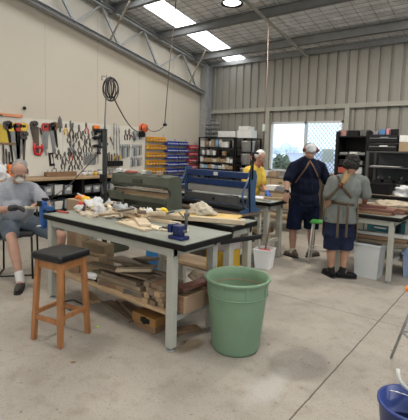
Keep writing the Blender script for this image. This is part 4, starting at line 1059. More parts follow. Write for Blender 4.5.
for k in range(5):
    t = thing('hand_plane', 'dark hand tool on the wide grey shelves, %s from the left under the pale sheet' % ORD[k], 'tool', (-2.12 + .2 * k, 7.95, 1.101), 0, 'dark tools on the wide grey shelves')
    MB().box((0, 0, .03), (.12, .2, .05), bev=.01).build('tool_body', blackm, t); MB().tube([(0, -.06, .05), (0, -.07, .11 + .02 * (k % 2)), (.02, -.04, .12)], .014).build('handle', oldsteel, t)
for k in range(7):
    t = thing('cast_part', 'dark lump of a tool on the lower wide shelf, %s from the left' % ORD[k], 'tool', (-2.16 + .16 * k, 7.9, .841), 0, 'dark tools on the lower wide shelf')
    MB().box((0, 0, .04), (.1, .14, .08), bev=.015).build('tool_body', blackm, t); MB().cyl((0, 0, .08), (0, 0, .17), .012).build('stem', oldsteel, t)
# worktop in front of the wide shelves, with a black crate and a white bag, teal machines below
workbench('workbench', 'grey bench behind the right workbench carrying a black box and a white plastic bag', -2.15, .1, 6.55, 7.15, 1.0, (1.0, .22), shelf=.30, topm=greywood)
t = thing('open_crate', 'black plastic crate on the rear right bench beside the curly-haired man', 'crate', (-1.76, 6.76, 1.001))
mb = MB(); taper_box(mb, .32, .36, .17, d0=.26, d1=.3); mb.build('crate_body', blackp, t); MB().b2((-.19, -.16, .15), (.19, -.145, .18), bev=.004).build('rim', blackp, t)
heap((-1.34, 6.76, 1.001), (.19, .14, .15), 8, .1, amp=.6).solo('plastic_bag', plastic, 'crumpled white plastic bag on the rear right bench at the right edge', 'bag')
teal = mat('dark_teal_plastic', (.02, .10, .11), .45, var=.1)
for i, (x, y) in enumerate(((-1.72, 6.86), (-1.22, 6.86), (-.72, 6.86))):
    t = thing('toolbox', ['teal toolbox under the rear right bench, left one', 'teal toolbox under the rear right bench, middle one', 'teal toolbox under the rear right bench, right one'][i], 'toolbox', (x, y, .301), 0, 'teal toolboxes under the rear right bench')
    MB().box((0, 0, .13), (.42, .3, .26), bev=.02).build('case', teal, t); MB().box((0, -.153, .16), (.18, .008, .022)).build('pale_stripe', offwhite, t); MB().tube([(-.09, 0, .26), (-.09, 0, .30), (.09, 0, .30), (.09, 0, .26)], .01).build('handle', blackp, t)
# ================================================================== CLUTTER ON THE FRONT BENCH
zb = BH + .001
rnd = random.Random(31)
# blue belt tool clamped at the left end
t = thing('bench_vise', 'tall blue clamp-like tool fixed to the left end of the front workbench', 'vise', (-4.045, 2.36, .0))
bb = mat('bright_blue_paint', (.02, .085, .26), .4, .1, var=.1)
MB().box((-.105, 0, .86), (.075, .07, .32), bev=.02).box((-.02, 0, .945), (.18, .06, .05), bev=.01).build('vise_body', bb, t)
MB().box((-.10, -.05, .99), (.06, .03, .06), bev=.008).box((-.10, .02, 1.03), (.07, .05, .035), bev=.008).build('jaw', blackm, t)
MB().cyl((-.10, -.08, .74), (-.10, .06, .74), .009).build('screw_handle', chrome, t)
# blue vise at the right corner
t = thing('bench_vise', 'small blue vise with a silver post at the right corner of the front workbench', 'vise', (-2.12, 2.36, zb))
bv = mat('vise_blue', (.007, .016, .085), .35, .1, var=.15)
MB().box((0, 0, .015), (.15, .10, .03), bev=.008).box((.0, 0, .05), (.09, .06, .05), bev=.012).build('vise_base', bv, t)
MB().box((-.06, 0, .085), (.035, .11, .07), bev=.01).box((.01, 0, .085), (.09, .09, .06), bev=.012).build('vise_jaw', bv, t)
MB().cyl((-.18, 0, .07), (.08, 0, .07), .010).tube([(-.17, -.05, .07), (-.17, .05, .07)], .006).build('vise_screw', oldsteel, t)
MB().cyl((.05, .03, .10), (.055, .03, .24), .012).box((.055, .03, .20), (.035, .035, .03), bev=.005).tube([(.03, .03, .17), (-.03, .03, .21)], .006).build('silver_post', oldsteel, t)
MB().cyl((.02, -.065, -.12), (.02, -.065, .0), .008).build('mount_screw', galv, t)
# rags and plastic
heap((-3.72, 2.74, zb), (.15, .11, .11), 21, .18, amp=.6).solo('plastic_bag', plastic, 'crumpled white plastic at the left of the bench clutter', 'bag')
heap((-3.50, 2.66, zb), (.12, .08, .07), 22, .2, amp=.6).solo('rag', mat('grey_white_rag', (.48, .47, .46), .8, var=.2, bump=.6), 'greyish white rag right of the crumpled plastic', 'rag')
heap((-3.50, 2.50, zb), (.13, .05, .035), 23, .3, amp=.5).solo('leather_glove', mat('cream_leather', (.55, .45, .35), .8, bump=.5), 'cream leather glove lying near the front edge of the clutter', 'glove')
heap((-3.20, 2.78, zb), (.10, .07, .06), 25, .2, amp=.6).solo('rag', mat('beige_rag', (.45, .38, .29), .9, var=.2, bump=.6), 'beige rag heaped in the middle of the bench clutter', 'rag')
heap((-3.02, 2.89, zb), (.05, .045, .075), 26, .3).solo('paper_bag', white, 'small white bag standing behind the wooden wedges', 'bag')
heap((-3.68, 2.60, zb), (.06, .04, .06), 29, .3).solo('rag', mat('dark_rag', (.04, .04, .045), .9), 'small dark rag tucked under the crumpled white plastic', 'rag')
MB().box((-3.86, 2.42, zb + .008), (.17, .035, .016), rot=.1, bev=.004).solo('marker_pen', mat('dull_red', (.4, .07, .05), .5), 'dull red stick lying at the left end of the front bench', 'stick')
t = thing('solder_torch', 'red and yellow tool standing behind the white plastic on the front bench', 'tool', (-3.93, 2.72, zb))
MB().lathe([(0, 0), (.055, 0), (.06, .02), (.06, .07), (.04, .09), (0, .09)], n=24).build('red_base', mat('strong_red', (.5, .03, .03), .35), t)
MB().box((.06, .0, .115), (.09, .07, .07), bev=.015).build('yellow_head', yellow, t)
MB().tube([(.06, 0, .13), (-.1, 0, .17)], .010).build('nozzle', offwhite, t)
t = thing('tool_box', 'tan box with an orange thing on it at the back left of the front bench', 'box', (-4.38, 3.02, .0))
MB().b2((-.16, -.12, .0), (.16, .12, .96), bev=.006).build('box_body', card, t)
heap((0, 0, .961), (.12, .05, .035), 4, .4, sub=3).build('orange_item', orange, t)
heap((-3.36, 2.80, zb), (.14, .08, .10), 41, .2, amp=.6).solo('rag', mat('pale_blue_grey_rag', (.40, .41, .42), .9, var=.2, bump=.6), 'pale blue-grey rag at the back of the bench clutter', 'rag')
heap((-3.28, 2.60, zb), (.12, .06, .05), 42, .3, amp=.6).solo('rag', mat('cream_cloth', (.50, .43, .33), .9, var=.2, bump=.6), 'cream cloth scrap in the front middle of the bench clutter', 'rag')
heap((-3.02, 2.70, zb), (.12, .07, .045), 43, .3, amp=.7).solo('shavings_heap', mat('wood_shavings', (.48, .36, .22), .9, var=.3, bump=.8), 'small heap of wood shavings left of the pale wedges', 'shavings')
for i, (x, y, r_) in enumerate(((-3.90, 2.66, (.07, .05, .05)), (-3.62, 2.86, (.08, .05, .09)), (-3.14, 2.90, (.08, .04, .07)), (-3.42, 2.46, (.06, .035, .03)), (-2.90, 2.86, (.07, .035, .035)))):
    heap((x, y, zb), r_, 60 + i, .25, amp=.6, sub=3).solo('rag', [offwhite, mat('grey_white_rag', (.48, .47, .46)), mat('beige_rag', (.45, .38, .29)), mat('cream_cloth', (.5, .43, .33)), mat('wood_shavings', (.48, .36, .22))][i], ['small white scrap of cloth left of the crumpled plastic', 'grey cloth scrap behind the cream glove at the back of the bench', 'beige cloth scrap at the back near the small white bag', 'little cream scrap at the front edge of the clutter', 'tan scrap beside the small white bag at the back of the bench'][i], 'rag')
for i in range(9):
    x = -3.66 + i * .125 + rnd.uniform(-.02, .02); y = rnd.uniform(2.5, 2.82); a = rnd.uniform(-.6, .6); L_ = rnd.uniform(.09, .15)
    MB().tube([(x - math.cos(a) * L_, y - math.sin(a) * L_, zb + .012 + .03 * (i % 3)), (x + math.cos(a) * L_, y + math.sin(a) * L_, zb + .014 + .06 * (i % 3))], [.012, .009]).solo('wooden_dowel', [pine, tan, oldsteel][i % 3], '%s round stick from the left in the bench clutter' % ORD[i], 'stick', 'round sticks in the bench clutter')
# tape roll standing on edge
c = at(163, 214, z=.955)
t = thing('tape_roll', 'bright yellow roll of tape standing on edge near the long timber beam', 'tape', (c.x, c.y, zb))
ax = V((.6, -.75, 0)).normalized()
MB().lathe([(.022, -.02), (.052, -.02), (.055, -.012), (.055, .012), (.052, .02), (.022, .02), (.022, -.02)], (0, 0, .055), 32, ax).build('roll', mat('bright_yellow', (.9, .62, .02), .4), t)
MB().lathe([(.0, -.021), (.0215, -.021), (.0215, .021), (.0, .021)], (0, 0, .055), 20, ax).build('core', blackp, t)
# wedges and sticks
def stick(x0, y0, x1, y1, w_, th, m, lab, g='pale timber pieces on the front bench', lift=0, nm_='timber_piece'):
    return MB().bar((x0, y0, zb + lift + th / 2), (x1, y1, zb + lift + th / 2), w_, th, bev=.003).solo(nm_, m, lab, 'timber', g)
stick(-2.98, 2.48, -2.52, 2.40, .09, .020, pine, 'pale wedge lying closest to the front edge of the bench')
stick(-2.92, 2.56, -2.45, 2.52, .10, .018, mat('creamy_timber', (.66, .56, .4), .6), 'creamy board just behind the front pale wedge')
stick(-2.88, 2.64, -2.60, 2.45, .11, .022, pine, 'pale wedge laid askew on top of the creamy board', lift=.021)
stick(-2.48, 2.56, -2.26, 2.60, .13, .014, mat('creamy_timber', (.66, .56, .4), .6), 'square creamy board left of the small blue vise')
stick(-2.95, 2.74, -2.5, 2.80, .035, .03, pine, 'thin pale batten behind the wedges')
stick(-3.05, 2.66, -2.70, 2.90, .03, .025, tan, 'thin tan batten slanting behind the wedges')
tl = ['short tan offcut', 'pale offcut', 'grey-brown offcut', 'cream offcut', 'dark file', 'steel rod', 'brown offcut', 'grey handle']
tm = [tan, pine, greywood, mat('creamy_timber', (.66, .56, .4), .6), blackm, chrome, brown, greyp]
cells = [(i, j) for i in range(11) for j in range(3)]
pos_w = ['in the back row', 'in the middle row', 'in the front row']
for n_, (i, j) in enumerate(cells):
    x = -3.62 + i * .085 + rnd.uniform(-.015, .015); y = 2.86 - j * .10 + rnd.uniform(-.01, .01)
    if j == 2 and i > 8: continue
    a = rnd.uniform(-.9, .9); L_ = rnd.uniform(.06, .11); k = rnd.choice([0, 1, 2, 3, 3, 1, 4, 5, 6, 7, 3, 0])
    th = rnd.uniform(.016, .034); lift = .0
    base_h = .0
    # rest on the heaps' shoulders or the worktop
    stick(x - math.cos(a) * L_, y - math.sin(a) * L_, x + math.cos(a) * L_, y + math.sin(a) * L_, rnd.uniform(.02, .045), th, tm[k], '%s %s of the bench clutter, %s from the left' % (tl[k], pos_w[j], ORD[i]), 'small offcuts and tools in the bench clutter', lift=(n_ % 4) * .026)

# ================================================================== ON THE LOWER SHELF AND UNDER IT
zs = .311
def board(x0, y0, x1, y1, w_, th, m, lab, lift=0, tilt=0, g='timber on the lower shelf', nm_='timber_board'):
    return MB().bar((x0, y0, zs + lift + th / 2), (x1, y1, zs + lift + th / 2 + tilt), w_, th, bev=.003).solo(nm_, m, lab, 'timber', g)
# cardboard boxes at the back left
t = thing('cardboard_box', 'larger brown box at the left end of the lower shelf, furthest back', 'box', (-3.66, 2.73, zs), .1)
MB().box((0, 0, .125), (.34, .16, .25), bev=.004).build('carton', mat('brown_carton', (.25, .18, .10), .8), t); MB().box((0, 0, .251), (.3, .03, .002)).build('tape_strip', tan, t)
t = thing('cardboard_box', 'smaller brown box in front of the larger box on the lower shelf', 'box', (-3.50, 2.55, zs + .0), .25)
MB().box((0, 0, .09), (.26, .13, .18), bev=.004).build('carton', mat('light_carton', (.32, .22, .13), .8), t); MB().box((0, 0, .181), (.22, .03, .002)).build('tape_strip', tan, t)
MB().box((-3.62, 2.44, zs + .04), (.14, .1, .08), rot=.2, bev=.004).solo('timber_block', brown, 'dark timber block at the left front of the lower shelf', 'timber')
t = thing('spray_gun', 'white and blue plastic gun lying at the front left of the lower shelf', 'tool', (-3.26, 2.36, zs), .3)
MB().box((0, 0, .045), (.14, .06, .06), bev=.02).build('tool_body', white, t); MB().box((-.05, -.005, .045), (.05, .065, .05), bev=.015).build('blue_nozzle', blue, t); MB().bar((.05, 0, .03), (.09, 0, .0), .04, .05, bev=.01).build('grip', blackp, t)
dg_ = wood('dull_brown_timber', (.19, .135, .085)); wm_ = [greywood, dg_, brown, wood('dull_pale_timber', (.33, .25, .165)), greywood]
wn_ = ['grey', 'dull brown', 'dark brown', 'pale', 'grey']
k = 0
for lay in range(3):
    for j in range(4):
        y = 2.41 + j * .105
        x0 = -3.34 + rnd.uniform(0, .12); x1 = -2.52 + rnd.uniform(-.15, .10)
        if lay == 2: x0 += .2; x1 -= .15
        c_ = rnd.randrange(5)
        board(x0, y + rnd.uniform(-.01, .01), x1, y + rnd.uniform(-.02, .02), .09, .038, wm_[c_], '%s board in the long pile, lower shelf, %s layer, %s from the front' % (wn_[c_], ORD[lay], ORD[j]), lift=lay * .042)
board(-3.36, 2.40, -2.50, 2.44, .11, .02, dg_, 'long tan board lying along the top of the pile on the lower shelf', lift=.140, tilt=.02)
board(-3.30, 2.66, -2.66, 2.58, .16, .025, greywood, 'wide weathered board tipped on the top of the pile, far side', lift=.150, tilt=.04)
board(-3.05, 2.78, -2.75, 2.70, .14, .03, greywood, 'short weathered board sticking up at the back of the pile', lift=.165, tilt=.06)
board(-2.86, 2.34, -2.58, 2.52, .07, .03, mat('pale_board', (.42, .33, .22), .7), 'light slanting board left of the stacked block ends', lift=.182, tilt=.02)
for k in range(5):
    board(-3.12 + .12 * k, 2.345 + .01 * (k % 3), -3.06 + .12 * k + .05, 2.37 + .008 * (k % 2), .03, .035, [greywood, brown, tan, oldsteel][k % 4], 'small offcut lying along the front edge of the lower shelf, %s from the left' % ORD[k], g='small offcuts along the lower shelf edge', nm_='timber_offcut')
# end-on blocks by the leg
n_ = 0
for i in range(3):
    for j in range(4):
        c_ = [tan, brown, greywood, dg_, greywood, tan][(i * 3 + j * 5 + j // 2) % 6]
        MB().box((-2.44 + i * .078 + rnd.uniform(-.004, .004), 2.44 + rnd.uniform(-.03, .03), zs + .021 + j * .046), (rnd.uniform(.06, .072), .26, .042), bev=.003).solo('timber_block', c_, 'block end in the stack by the near leg, %s column, %s from the bottom' % (ORD[i], ORD[j]), 'timber', 'block ends behind the near leg')
# plank-sided crate at the right end
t = thing('timber_crate', 'low crate of brown planks full of offcuts at the right end of the lower shelf', 'crate', (-2.12, 2.565, zs), 0)
for s in (-1, 1):
    MB().b2((s * .085 - .01, -.215, 0), (s * .085 + .01, .215, .14), bev=.002).build('side_plank', mat('crate_plank', (.30, .2, .13), .7), t)
    MB().b2((-.074, s * .205 - .01, 0), (.074, s * .205 + .01, .14), bev=.002).build('end_plank', brown, t)
MB().b2((-.074, -.194, 0), (.074, .194, .012)).build('base_board', brown, t)
for k in range(6):
    x = -2.17 + .045 * (k % 3); zz = zs + .014 + .05 * (k // 3)
    MB().bar((x, 2.385 + .006 * k, zz + .02), (x + .005, 2.70 + .006 * k, zz + .022 + (.015 if k > 2 else 0)), .038, .036, bev=.003).solo('timber_offcut', [greywood, tan, purple][k % 3], '%s offcut in the plank crate, %s layer' % (['grey', 'tan', 'reddish'][k % 3], ORD[k // 3]), 'timber', 'offcuts in the plank crate')
MB().bar((-2.16, 2.44, zs + .158), (-2.06, 2.72, zs + .20), .10, .03, bev=.003).solo('timber_board', purple, 'reddish board tipped on top of the plank crate', 'timber')
heap((-2.22, 2.72, zs + .16), (.08, .05, .06), 33, .3, sub=3).solo('rag', mat('tan_rag', (.4, .3, .2), .9, bump=.5), 'light tan bundle behind the reddish board on the plank crate', 'rag')
# blue thing and crates beyond the bench
p = at(158, 258, Y=3.7)
t = thing('blue_drum', 'bright blue plastic container standing on the floor behind the bench', 'container', (p.x, 3.7, 0))
MB().lathe([(0, 0), (.15, 0), (.16, .02), (.16, .36), (.14, .40), (.04, .42), (.04, .45), (0, .45)], n=28).build('container_body', mat('bright_blue', (.03, .22, .55), .4), t); MB().lathe([(0, .45), (.045, .45), (.045, .48), (0, .48)], n=20).build('cap', blackp, t)
# on the floor under the shelf
t = thing('plane_box', 'flat orange-brown box with a black strap on the floor under the lower shelf', 'box', (-2.56, 2.50, 0), .0)
MB().b2((-.15, -.1, .06), (.15, .1, .14), bev=.006).build('box_body', mat('orange_brown_board', (.30, .15, .045), .6), t)
MB().b2((-.03, -.108, .08), (.08, -.1, .12)).ell((.02, -.11, .10), (.03, .015, .035)).build('latch', blackm, t)
MB().b2((-.14, -.09, 0), (.14, .09, .059), bev=.003).build('plinth', brown, t)
for i, (x0, y0, x1, y1, zz) in enumerate(((-3.30, 2.58, -2.76, 2.46, 0), (-3.25, 2.70, -2.78, 2.60, 0), (-3.1, 2.64, -2.76, 2.52, .031), (-3.7, 2.6, -3.38, 2.5, 0), (-2.34, 2.5, -2.2, 2.75, 0))):
    MB().bar((x0, y0, zz + .016), (x1, y1, zz + .016), .10, .03, bev=.003).solo('floor_board', [greywood, brown, greywood, tan, brown][i], ['grey board on the floor under the shelf, front one', 'brown board on the floor under the shelf, rear one', 'grey board on top of the two floor boards under the shelf', 'short tan board on the floor behind the stool legs', 'short brown board on the floor behind the near bench leg'][i], 'board')
MB().tube([V((-3.5, 2.3, .012)) + V((.14 * math.cos(q), .10 * math.sin(q) + .02 * math.sin(3 * q), 0)) for q in [2 * PI * j / 24 for j in range(22)]], .009).solo('floor_cable', blk, 'loop of dark cable on the floor behind the stool', 'cable')
p = at(138, 293.0, z=0)
# debris beside the green bin is bare floor; small green scrap by the stool
for i, (x, y, m, lab) in enumerate(((98, 327, mat('lime', (.35, .5, .05), .6), 'tiny lime green scrap on the floor behind the stool'), (73, 362.5, brown, 'tiny dark scrap on the floor in front of the stool'), (308, 264.5, mat('lime_yellow', (.6, .65, .05), .6), 'small yellow-green scrap on the floor by the green-seated stool'))):
    q = at(x, y, z=0); MB().box((q.x, q.y, .004), (.03, .018, .006), rot=.5).solo('floor_scrap', m, lab, 'scrap')
# ================================================================== PEOPLE
from mathutils.bvhtree import BVHTree
UP = V((0, 0, 1))
def atd(x, y, d): return V((0, 0, EYE)) + RM @ (V((x - CX, -(y - CY), -F_PX)) / F_PX * d)
def fr(F):
    F = V(F).normalized(); Rt = F.cross(UP).normalized(); return Matrix((Rt, F, UP)).transposed(), F, Rt
def blob(name, prims, m, parent, voxel=.012, smooth=6, label=None, wr=0, hem=None):
    mb = MB()
    for q in prims:
        if q[0] == 'c':
            _, a, b, r0, r1 = q; a, b = V(a), V(b)
            mb.cyl(a, b, r0, r1, 18).ell(a, r0, n=9).ell(b, r1, n=9)
        elif q[0] == 'e': mb.ell(q[1], q[2], q[3] if len(q) > 3 else None, n=12)
        elif q[0] == 'b': mb.box(q[1], q[2], q[3], bev=.004)
    o = mb.build(name, m, parent, label, local=False)
    bake(o, [('REMESH', dict(mode='VOXEL', voxel_size=voxel, use_smooth_shade=True)), ('SMOOTH', dict(factor=.5, iterations=smooth))])
    if wr:
        nrm_ = [v.normal.copy() for v in o.data.vertices]
        for v, vn in zip(o.data.vertices, nrm_):
            p = v.co; q = V((p.x * 9, p.y * 9, p.z * 5)) + V((len(name), 0, 0)); rdg = 1 - abs(noise.noise(q)) * 2.6
            v.co = p + vn * wr * (rdg * .8 + noise.noise(q * 2.3))
    if hem is not None:
        hz = hem - WORLD[o.name][0].z
        for v in o.data.vertices:
            if v.co.z < hz: v.co.z = hz + (v.co.z - hz) * .12
    return o
def hand(w, d, n, side, s=1.0, curl=.6):
    """palm, four unequal bent fingers and a thumb; w wrist, d finger direction, n palm normal, side = +1/-1 thumb side along d x n"""
    w, d, n = V(w), V(d).normalized(), V(n).normalized(); a = d.cross(n).normalized() * side
    n = a.cross(d).normalized() * (1 if a.cross(d).dot(n) > 0 else -1)
    R = Matrix((a, d, n)).transposed(); P = []
    P.append(('e', w + d * .045 * s, (.040 * s, .055 * s, .018 * s), R)); P.append(('c', w, w + d * .03 * s, .026 * s, .028 * s))
    for i, (off, L) in enumerate(((.030, .070), (.010, .078), (-.010, .072), (-.029, .056))):
        p = w + d * .080 * s + a * off * s; c = curl
        q1 = p + (d * math.cos(c * .5) + n * math.sin(c * .5)) * L * .45 * s
        q2 = q1 + (d * math.cos(c * 1.2) + n * math.sin(c * 1.2)) * L * .33 * s
        q3 = q2 + (d * math.cos(c * 1.8) + n * math.sin(c * 1.8)) * L * .25 * s
        P += [('c', p, q1, .0092 * s, .0085 * s), ('c', q1, q2, .0085 * s, .008 * s), ('c', q2, q3, .008 * s, .0068 * s)]
    p = w + d * .025 * s + a * .028 * s; q1 = p + (a * .75 + d * .6 + n * .3).normalized() * .036 * s; q2 = q1 + (a * .25 + d * .9 + n * .45).normalized() * .032 * s
    P += [('c', p, q1, .013 * s, .0105 * s), ('c', q1, q2, .0105 * s, .0085 * s)]
    return P
def head_prims(c, hf, s=1.0):
    """c centre of the skull, hf where the face looks (may tilt down)"""
    hf = V(hf).normalized(); rt = hf.cross(UP).normalized(); u = rt.cross(hf).normalized(); R = Matrix((rt, hf, u)).transposed()
    g = lambda x, y, z: V(c) + (rt * x + hf * y + u * z) * s
    P = [('e', g(0, -.008, .025), (.076 * s, .094 * s, .088 * s), R), ('e', g(0, .02, -.05), (.058 * s, .068 * s, .068 * s), R),
         ('e', g(0, .055, -.085), (.032 * s, .028 * s, .024 * s), R), ('e', g(0, .088, -.028), (.013 * s, .020 * s, .024 * s), R), ('e', g(0, .080, -.062), (.026 * s, .012 * s, .010 * s), R),
         ('e', g(.040, .062, -.028), (.022 * s, .018 * s, .02 * s), R), ('e', g(-.040, .062, -.028), (.022 * s, .018 * s, .02 * s), R), ('e', g(0, .078, .018), (.05 * s, .014 * s, .012 * s), R),
         ('e', g(.077, -.002, -.015), (.010 * s, .019 * s, .032 * s), R), ('e', g(-.077, -.002, -.015), (.010 * s, .019 * s, .032 * s), R)]
    return P, g, R
def face_details(t, g, s, mouth=True):
    e = MB()
    for x in (-.03, .03): e.ell(g(x, .076, -.004), .0125 * s, n=8)
    e.build('eyes', offwhite, t, local=False)
    p = MB()
    for x in (-.03, .03): p.ell(g(x, .0865, -.004), .006 * s, n=6)
    p.build('pupils', mat('dark_pupil', (.02, .015, .01), .3), t, local=False)
    if mouth: MB().tube([g(-.024, .088, -.064), g(0, .094, -.062), g(.024, .088, -.064)], .0035 * s).build('lips', mat('lips', (.35, .12, .10), .6), t, local=False)
def hair(t, prims, m, name='hair', voxel=.007, rough=0.0, seed=1, label=None):
    o = blob(name, prims, m, t, voxel, 3, label)
    if rough:
        for v, nrm in zip(o.data.vertices, [v.normal.copy() for v in o.data.vertices]):
            v.co += nrm * rough * (noise.noise(v.co * 38 + V((seed, 0, 0))) + .5 * noise.noise(v.co * 80))
    return o
def bvh_of(o):
    dg = bpy.context.evaluated_depsgraph_get(); M = Matrix.Translation(WORLD[o.name][0])
    return BVHTree.FromPolygons([M @ v.co for v in o.data.vertices], [list(p.vertices) for p in o.data.polygons])
def drape(bv, a, b, d, off=.006, n=24, mid=None):
    """points of a strap laid on cloth: cast from outside along d onto the body"""
    pts = []
    for i in range(n + 1):
        p = V(a).lerp(V(b), i / n)
        h = bv.ray_cast(p - V(d) * .6, V(d), 1.2)
        if h[0] is not None: pts.append((h[0] + h[1].normalized() * off, h[1].normalized()))
    return pts
def strap(pts, w, th, name, m, parent, label=None):
    mb = MB(); vs = []; n = len(pts)
    if n < 3: return None
    for i, (p, nn) in enumerate(pts):
        d = (pts[min(i + 1, n - 1)][0] - pts[max(i - 1, 0)][0]).normalized(); s = d.cross(nn).normalized()
        vs += [p - s * w / 2 - nn * th, p + s * w / 2 - nn * th, p + s * w / 2 + nn * th * .5, p - s * w / 2 + nn * th * .5]
    fs = [[0, 1, 2, 3], [4 * n - 1, 4 * n - 2, 4 * n - 3, 4 * n - 4]]
    for i in range(n - 1):
        for k in range(4): fs.append([4 * i + k, 4 * i + (k + 1) % 4, 4 * i + 4 + (k + 1) % 4, 4 * i + 4 + k])
    mb.add(vs, fs, True); return mb.build(name, m, parent, label, local=False)
def shoe(name, an, td, m, sole, t, L=.28, h=.0):
    """an: ankle; td: toe direction; sole on the floor"""
    td = V((td[0], td[1], 0)).normalized(); R = Matrix((td.cross(UP), td, UP)).transposed(); b = V((an.x, an.y, h))
    o = blob(name, [('e', b + td * .045 + UP * .045, (.046, L * .5, .040), R), ('e', b + td * .10 + UP * .035, (.048, L * .32, .034), R), ('c', b + UP * .05 - td * .02, b + UP * .095 - td * .01, .044, .040), ('e', b - td * .03 + UP * .045, (.042, .06, .045), R)], m, t, .009, 3)
    for v in o.data.vertices:
        z = v.co.z + WORLD[t.name][0].z
        if z < h + .012: v.co.z = h + .012 - WORLD[t.name][0].z
    mb = MB(); pts = [(.0, -.095), (.034, -.08), (.040, -.02), (.044, .06), (.048, .12), (.034, .175), (0, .188), (-.034, .175), (-.048, .12), (-.044, .06), (-.040, -.02), (-.034, -.08)]
    mb.prism([(x, y * L / .28) for x, y in pts], b + UP * .0, td.cross(UP), td, .016)
    lo = min(v.z for v in mb.v)
    for v in mb.v: v.z += h - lo
    mb.build('sole', sole, o, local=False) if False else mb.build('sole', sole, t, local=False)
    return o

skin1 = mat('skin_ruddy', (.42, .235, .165), .55, var=.1, scale=12)
skin2 = mat('skin_tanned', (.36, .20, .13), .55, var=.1, scale=12)
shoem = mat('brown_grey_shoe', (.10, .075, .055), .7, var=.3, scale=25); solem = mat('dark_sole', (.02, .02, .02), .8)
sock = mat('beige_sock', (.5, .44, .34), .9); sockw = mat('pale_sock', (.58, .57, .54), .9)

def build_body(t, J, F, skin, girth=1.0, hands=None, head_s=1.0, hf=None, legs=True, extra=None, lower=True):
    R, F, Rt = fr(F)
    P = []
    hp, g, HR = head_prims(J['head'], hf or F, head_s); P += hp
    P.append(('c', J['neck'] - UP * .03, J['head'] - V(hf or F).normalized() * .01 - UP * .04, .058, .055))
    P.append(('e', J['chest'], (.165 * girth, .105 * girth, .20), R)); P.append(('e', (J['chest'] + J['pelvis']) / 2, (.145 * girth, .105 * girth, .20), R)); P.append(('e', J['pelvis'], (.155 * girth, .115 * girth, .14), R))
    for s in 'LR':
        P += [('c', J['neck'] - UP * .05, J['sh' + s], .05, .055), ('c', J['sh' + s], J['el' + s], .050, .040), ('c', J['el' + s], J['el' + s].lerp(J['wr' + s], .35), .040, .042), ('c', J['el' + s].lerp(J['wr' + s], .35), J['wr' + s], .042, .027)]
        if legs:
            P += [('c', J['hip' + s], J['kn' + s], .085, .058), ('c', J['kn' + s], J['kn' + s].lerp(J['an' + s], .3), .056, .060), ('c', J['kn' + s].lerp(J['an' + s], .3), J['an' + s], .060, .036), ('c', J['an' + s], V((J['an' + s].x, J['an' + s].y, .04)) + V(J['toe' + s]).normalized() * .06, .036, .03)]
    for s in 'LR':
        if hands and hands.get(s): P += hand(J['wr' + s], *hands[s])
    o = blob('body', P, skin, t, .0085, 3)
    return o, g, HR, R, F, Rt

# ---- man in the dark blue shirt, seen from behind ---------------------------------
D = 6.2
J = dict(head=atd(310.5, 151.5, 6.12), neck=atd(309, 159, 6.2), chest=atd(306, 172, 6.22), pelvis=atd(304, 201, 6.24),
         shL=atd(294, 166, 6.15), shR=atd(320.5, 166.5, 6.25), elL=atd(287, 182, 6.05), elR=atd(327.5, 183, 6.28), wrL=atd(286.8, 192.5, 5.98), wrR=atd(327, 194.5, 6.42),
         hipL=atd(296.5, 206, 6.22), hipR=atd(312, 206, 6.26), knL=atd(293, 231, 6.22), knR=atd(311, 231, 6.28), anL=atd(292.5, 251, 6.27), anR=atd(311.5, 251, 6.32), toeL=V((-.9, .25, 0)), toeR=V((.3, .8, 0)))
Fd = V((-.62, .78, 0))
t = thing('person', 'man in a navy shirt and shorts with a pale cap and ear muffs', 'person', (-2.62, 5.77, 0))
body, g, HR, R, F, Rt = build_body(t, J, Fd, skin1, 1.28, dict(L=((atd(285.5, 199, 5.97) - J['wrL']), Fd * .4 - UP, 1, 1.0, .5), R=((atd(327, 201, 6.45) - J['wrR']), Fd, -1, 1.0, .8)), 1.0, Fd * .9 - UP * .25)
face_details(t, g, 1.0)
blob('shirt', [('e', J['chest'] + UP * .01, (.225, .165, .235), R), ('e', J['chest'].lerp(J['pelvis'], .5), (.222, .175, .25), R), ('e', J['pelvis'] + UP * .02, (.232, .178, .13), R), ('c', J['pelvis'] + UP * .05 - Rt * .07, J['pelvis'] - UP * .055 - Rt * .07, .155, .165), ('c', J['pelvis'] + UP * .05 + Rt * .07, J['pelvis'] - UP * .055 + Rt * .07, .155, .165),
     ('c', J['neck'] - UP * .04, J['shL'] + UP * .0, .075, .078), ('c', J['neck'] - UP * .04, J['shR'], .075, .078), ('c', J['shL'], J['shL'].lerp(J['elL'], .78), .078, .074), ('c', J['shR'], J['shR'].lerp(J['elR'], .80), .078, .074), ('c', J['neck'] - UP * .05, J['neck'] + UP * .012, .075, .066), ('e', J['pelvis'] - UP * .08, (.235, .18, .10), R)], navy, t, .011, 5, wr=.009, hem=J['pelvis'].z - .06)
shirt = [c for c in t.children if c.name.startswith('shirt')][0]
blob('shorts', [('e', J['pelvis'] - UP * .08, (.215, .165, .16), R), ('c', J['pelvis'] - UP * .1, J['pelvis'] - UP * .19, .11, .10)] + [q for s in 'LR' for q in (('c', J['hip' + s], J['hip' + s].lerp(J['kn' + s], .85), .118, .112),)], mat('dark_blue_shorts', (.008, .012, .030), .95, var=.2, bump=.3, spec=.1), t, .011, 5, wr=.008, hem=J['knL'].z + .04)
for s in 'LR':
    blob('sock', [('c', J['an' + s] + UP * .035, J['an' + s] - UP * .01, .050, .048)], sock, t, .008, 2)
    shoe('shoe', J['an' + s] - V(J['toe' + s]).normalized() * .02, J['toe' + s], shoem, solem, t, .29)
capm = mat('pale_grey_cap', (.5, .5, .5), .85)
MB_ = [('e', g(0, -.012, .036), (.086, .104, .086), HR), ('e', g(0, .10, .045), (.065, .055, .012), HR), ('e', g(0, -.075, .0), (.062, .035, .045), HR)]
blob('cap', MB_, capm, t, .008, 2)
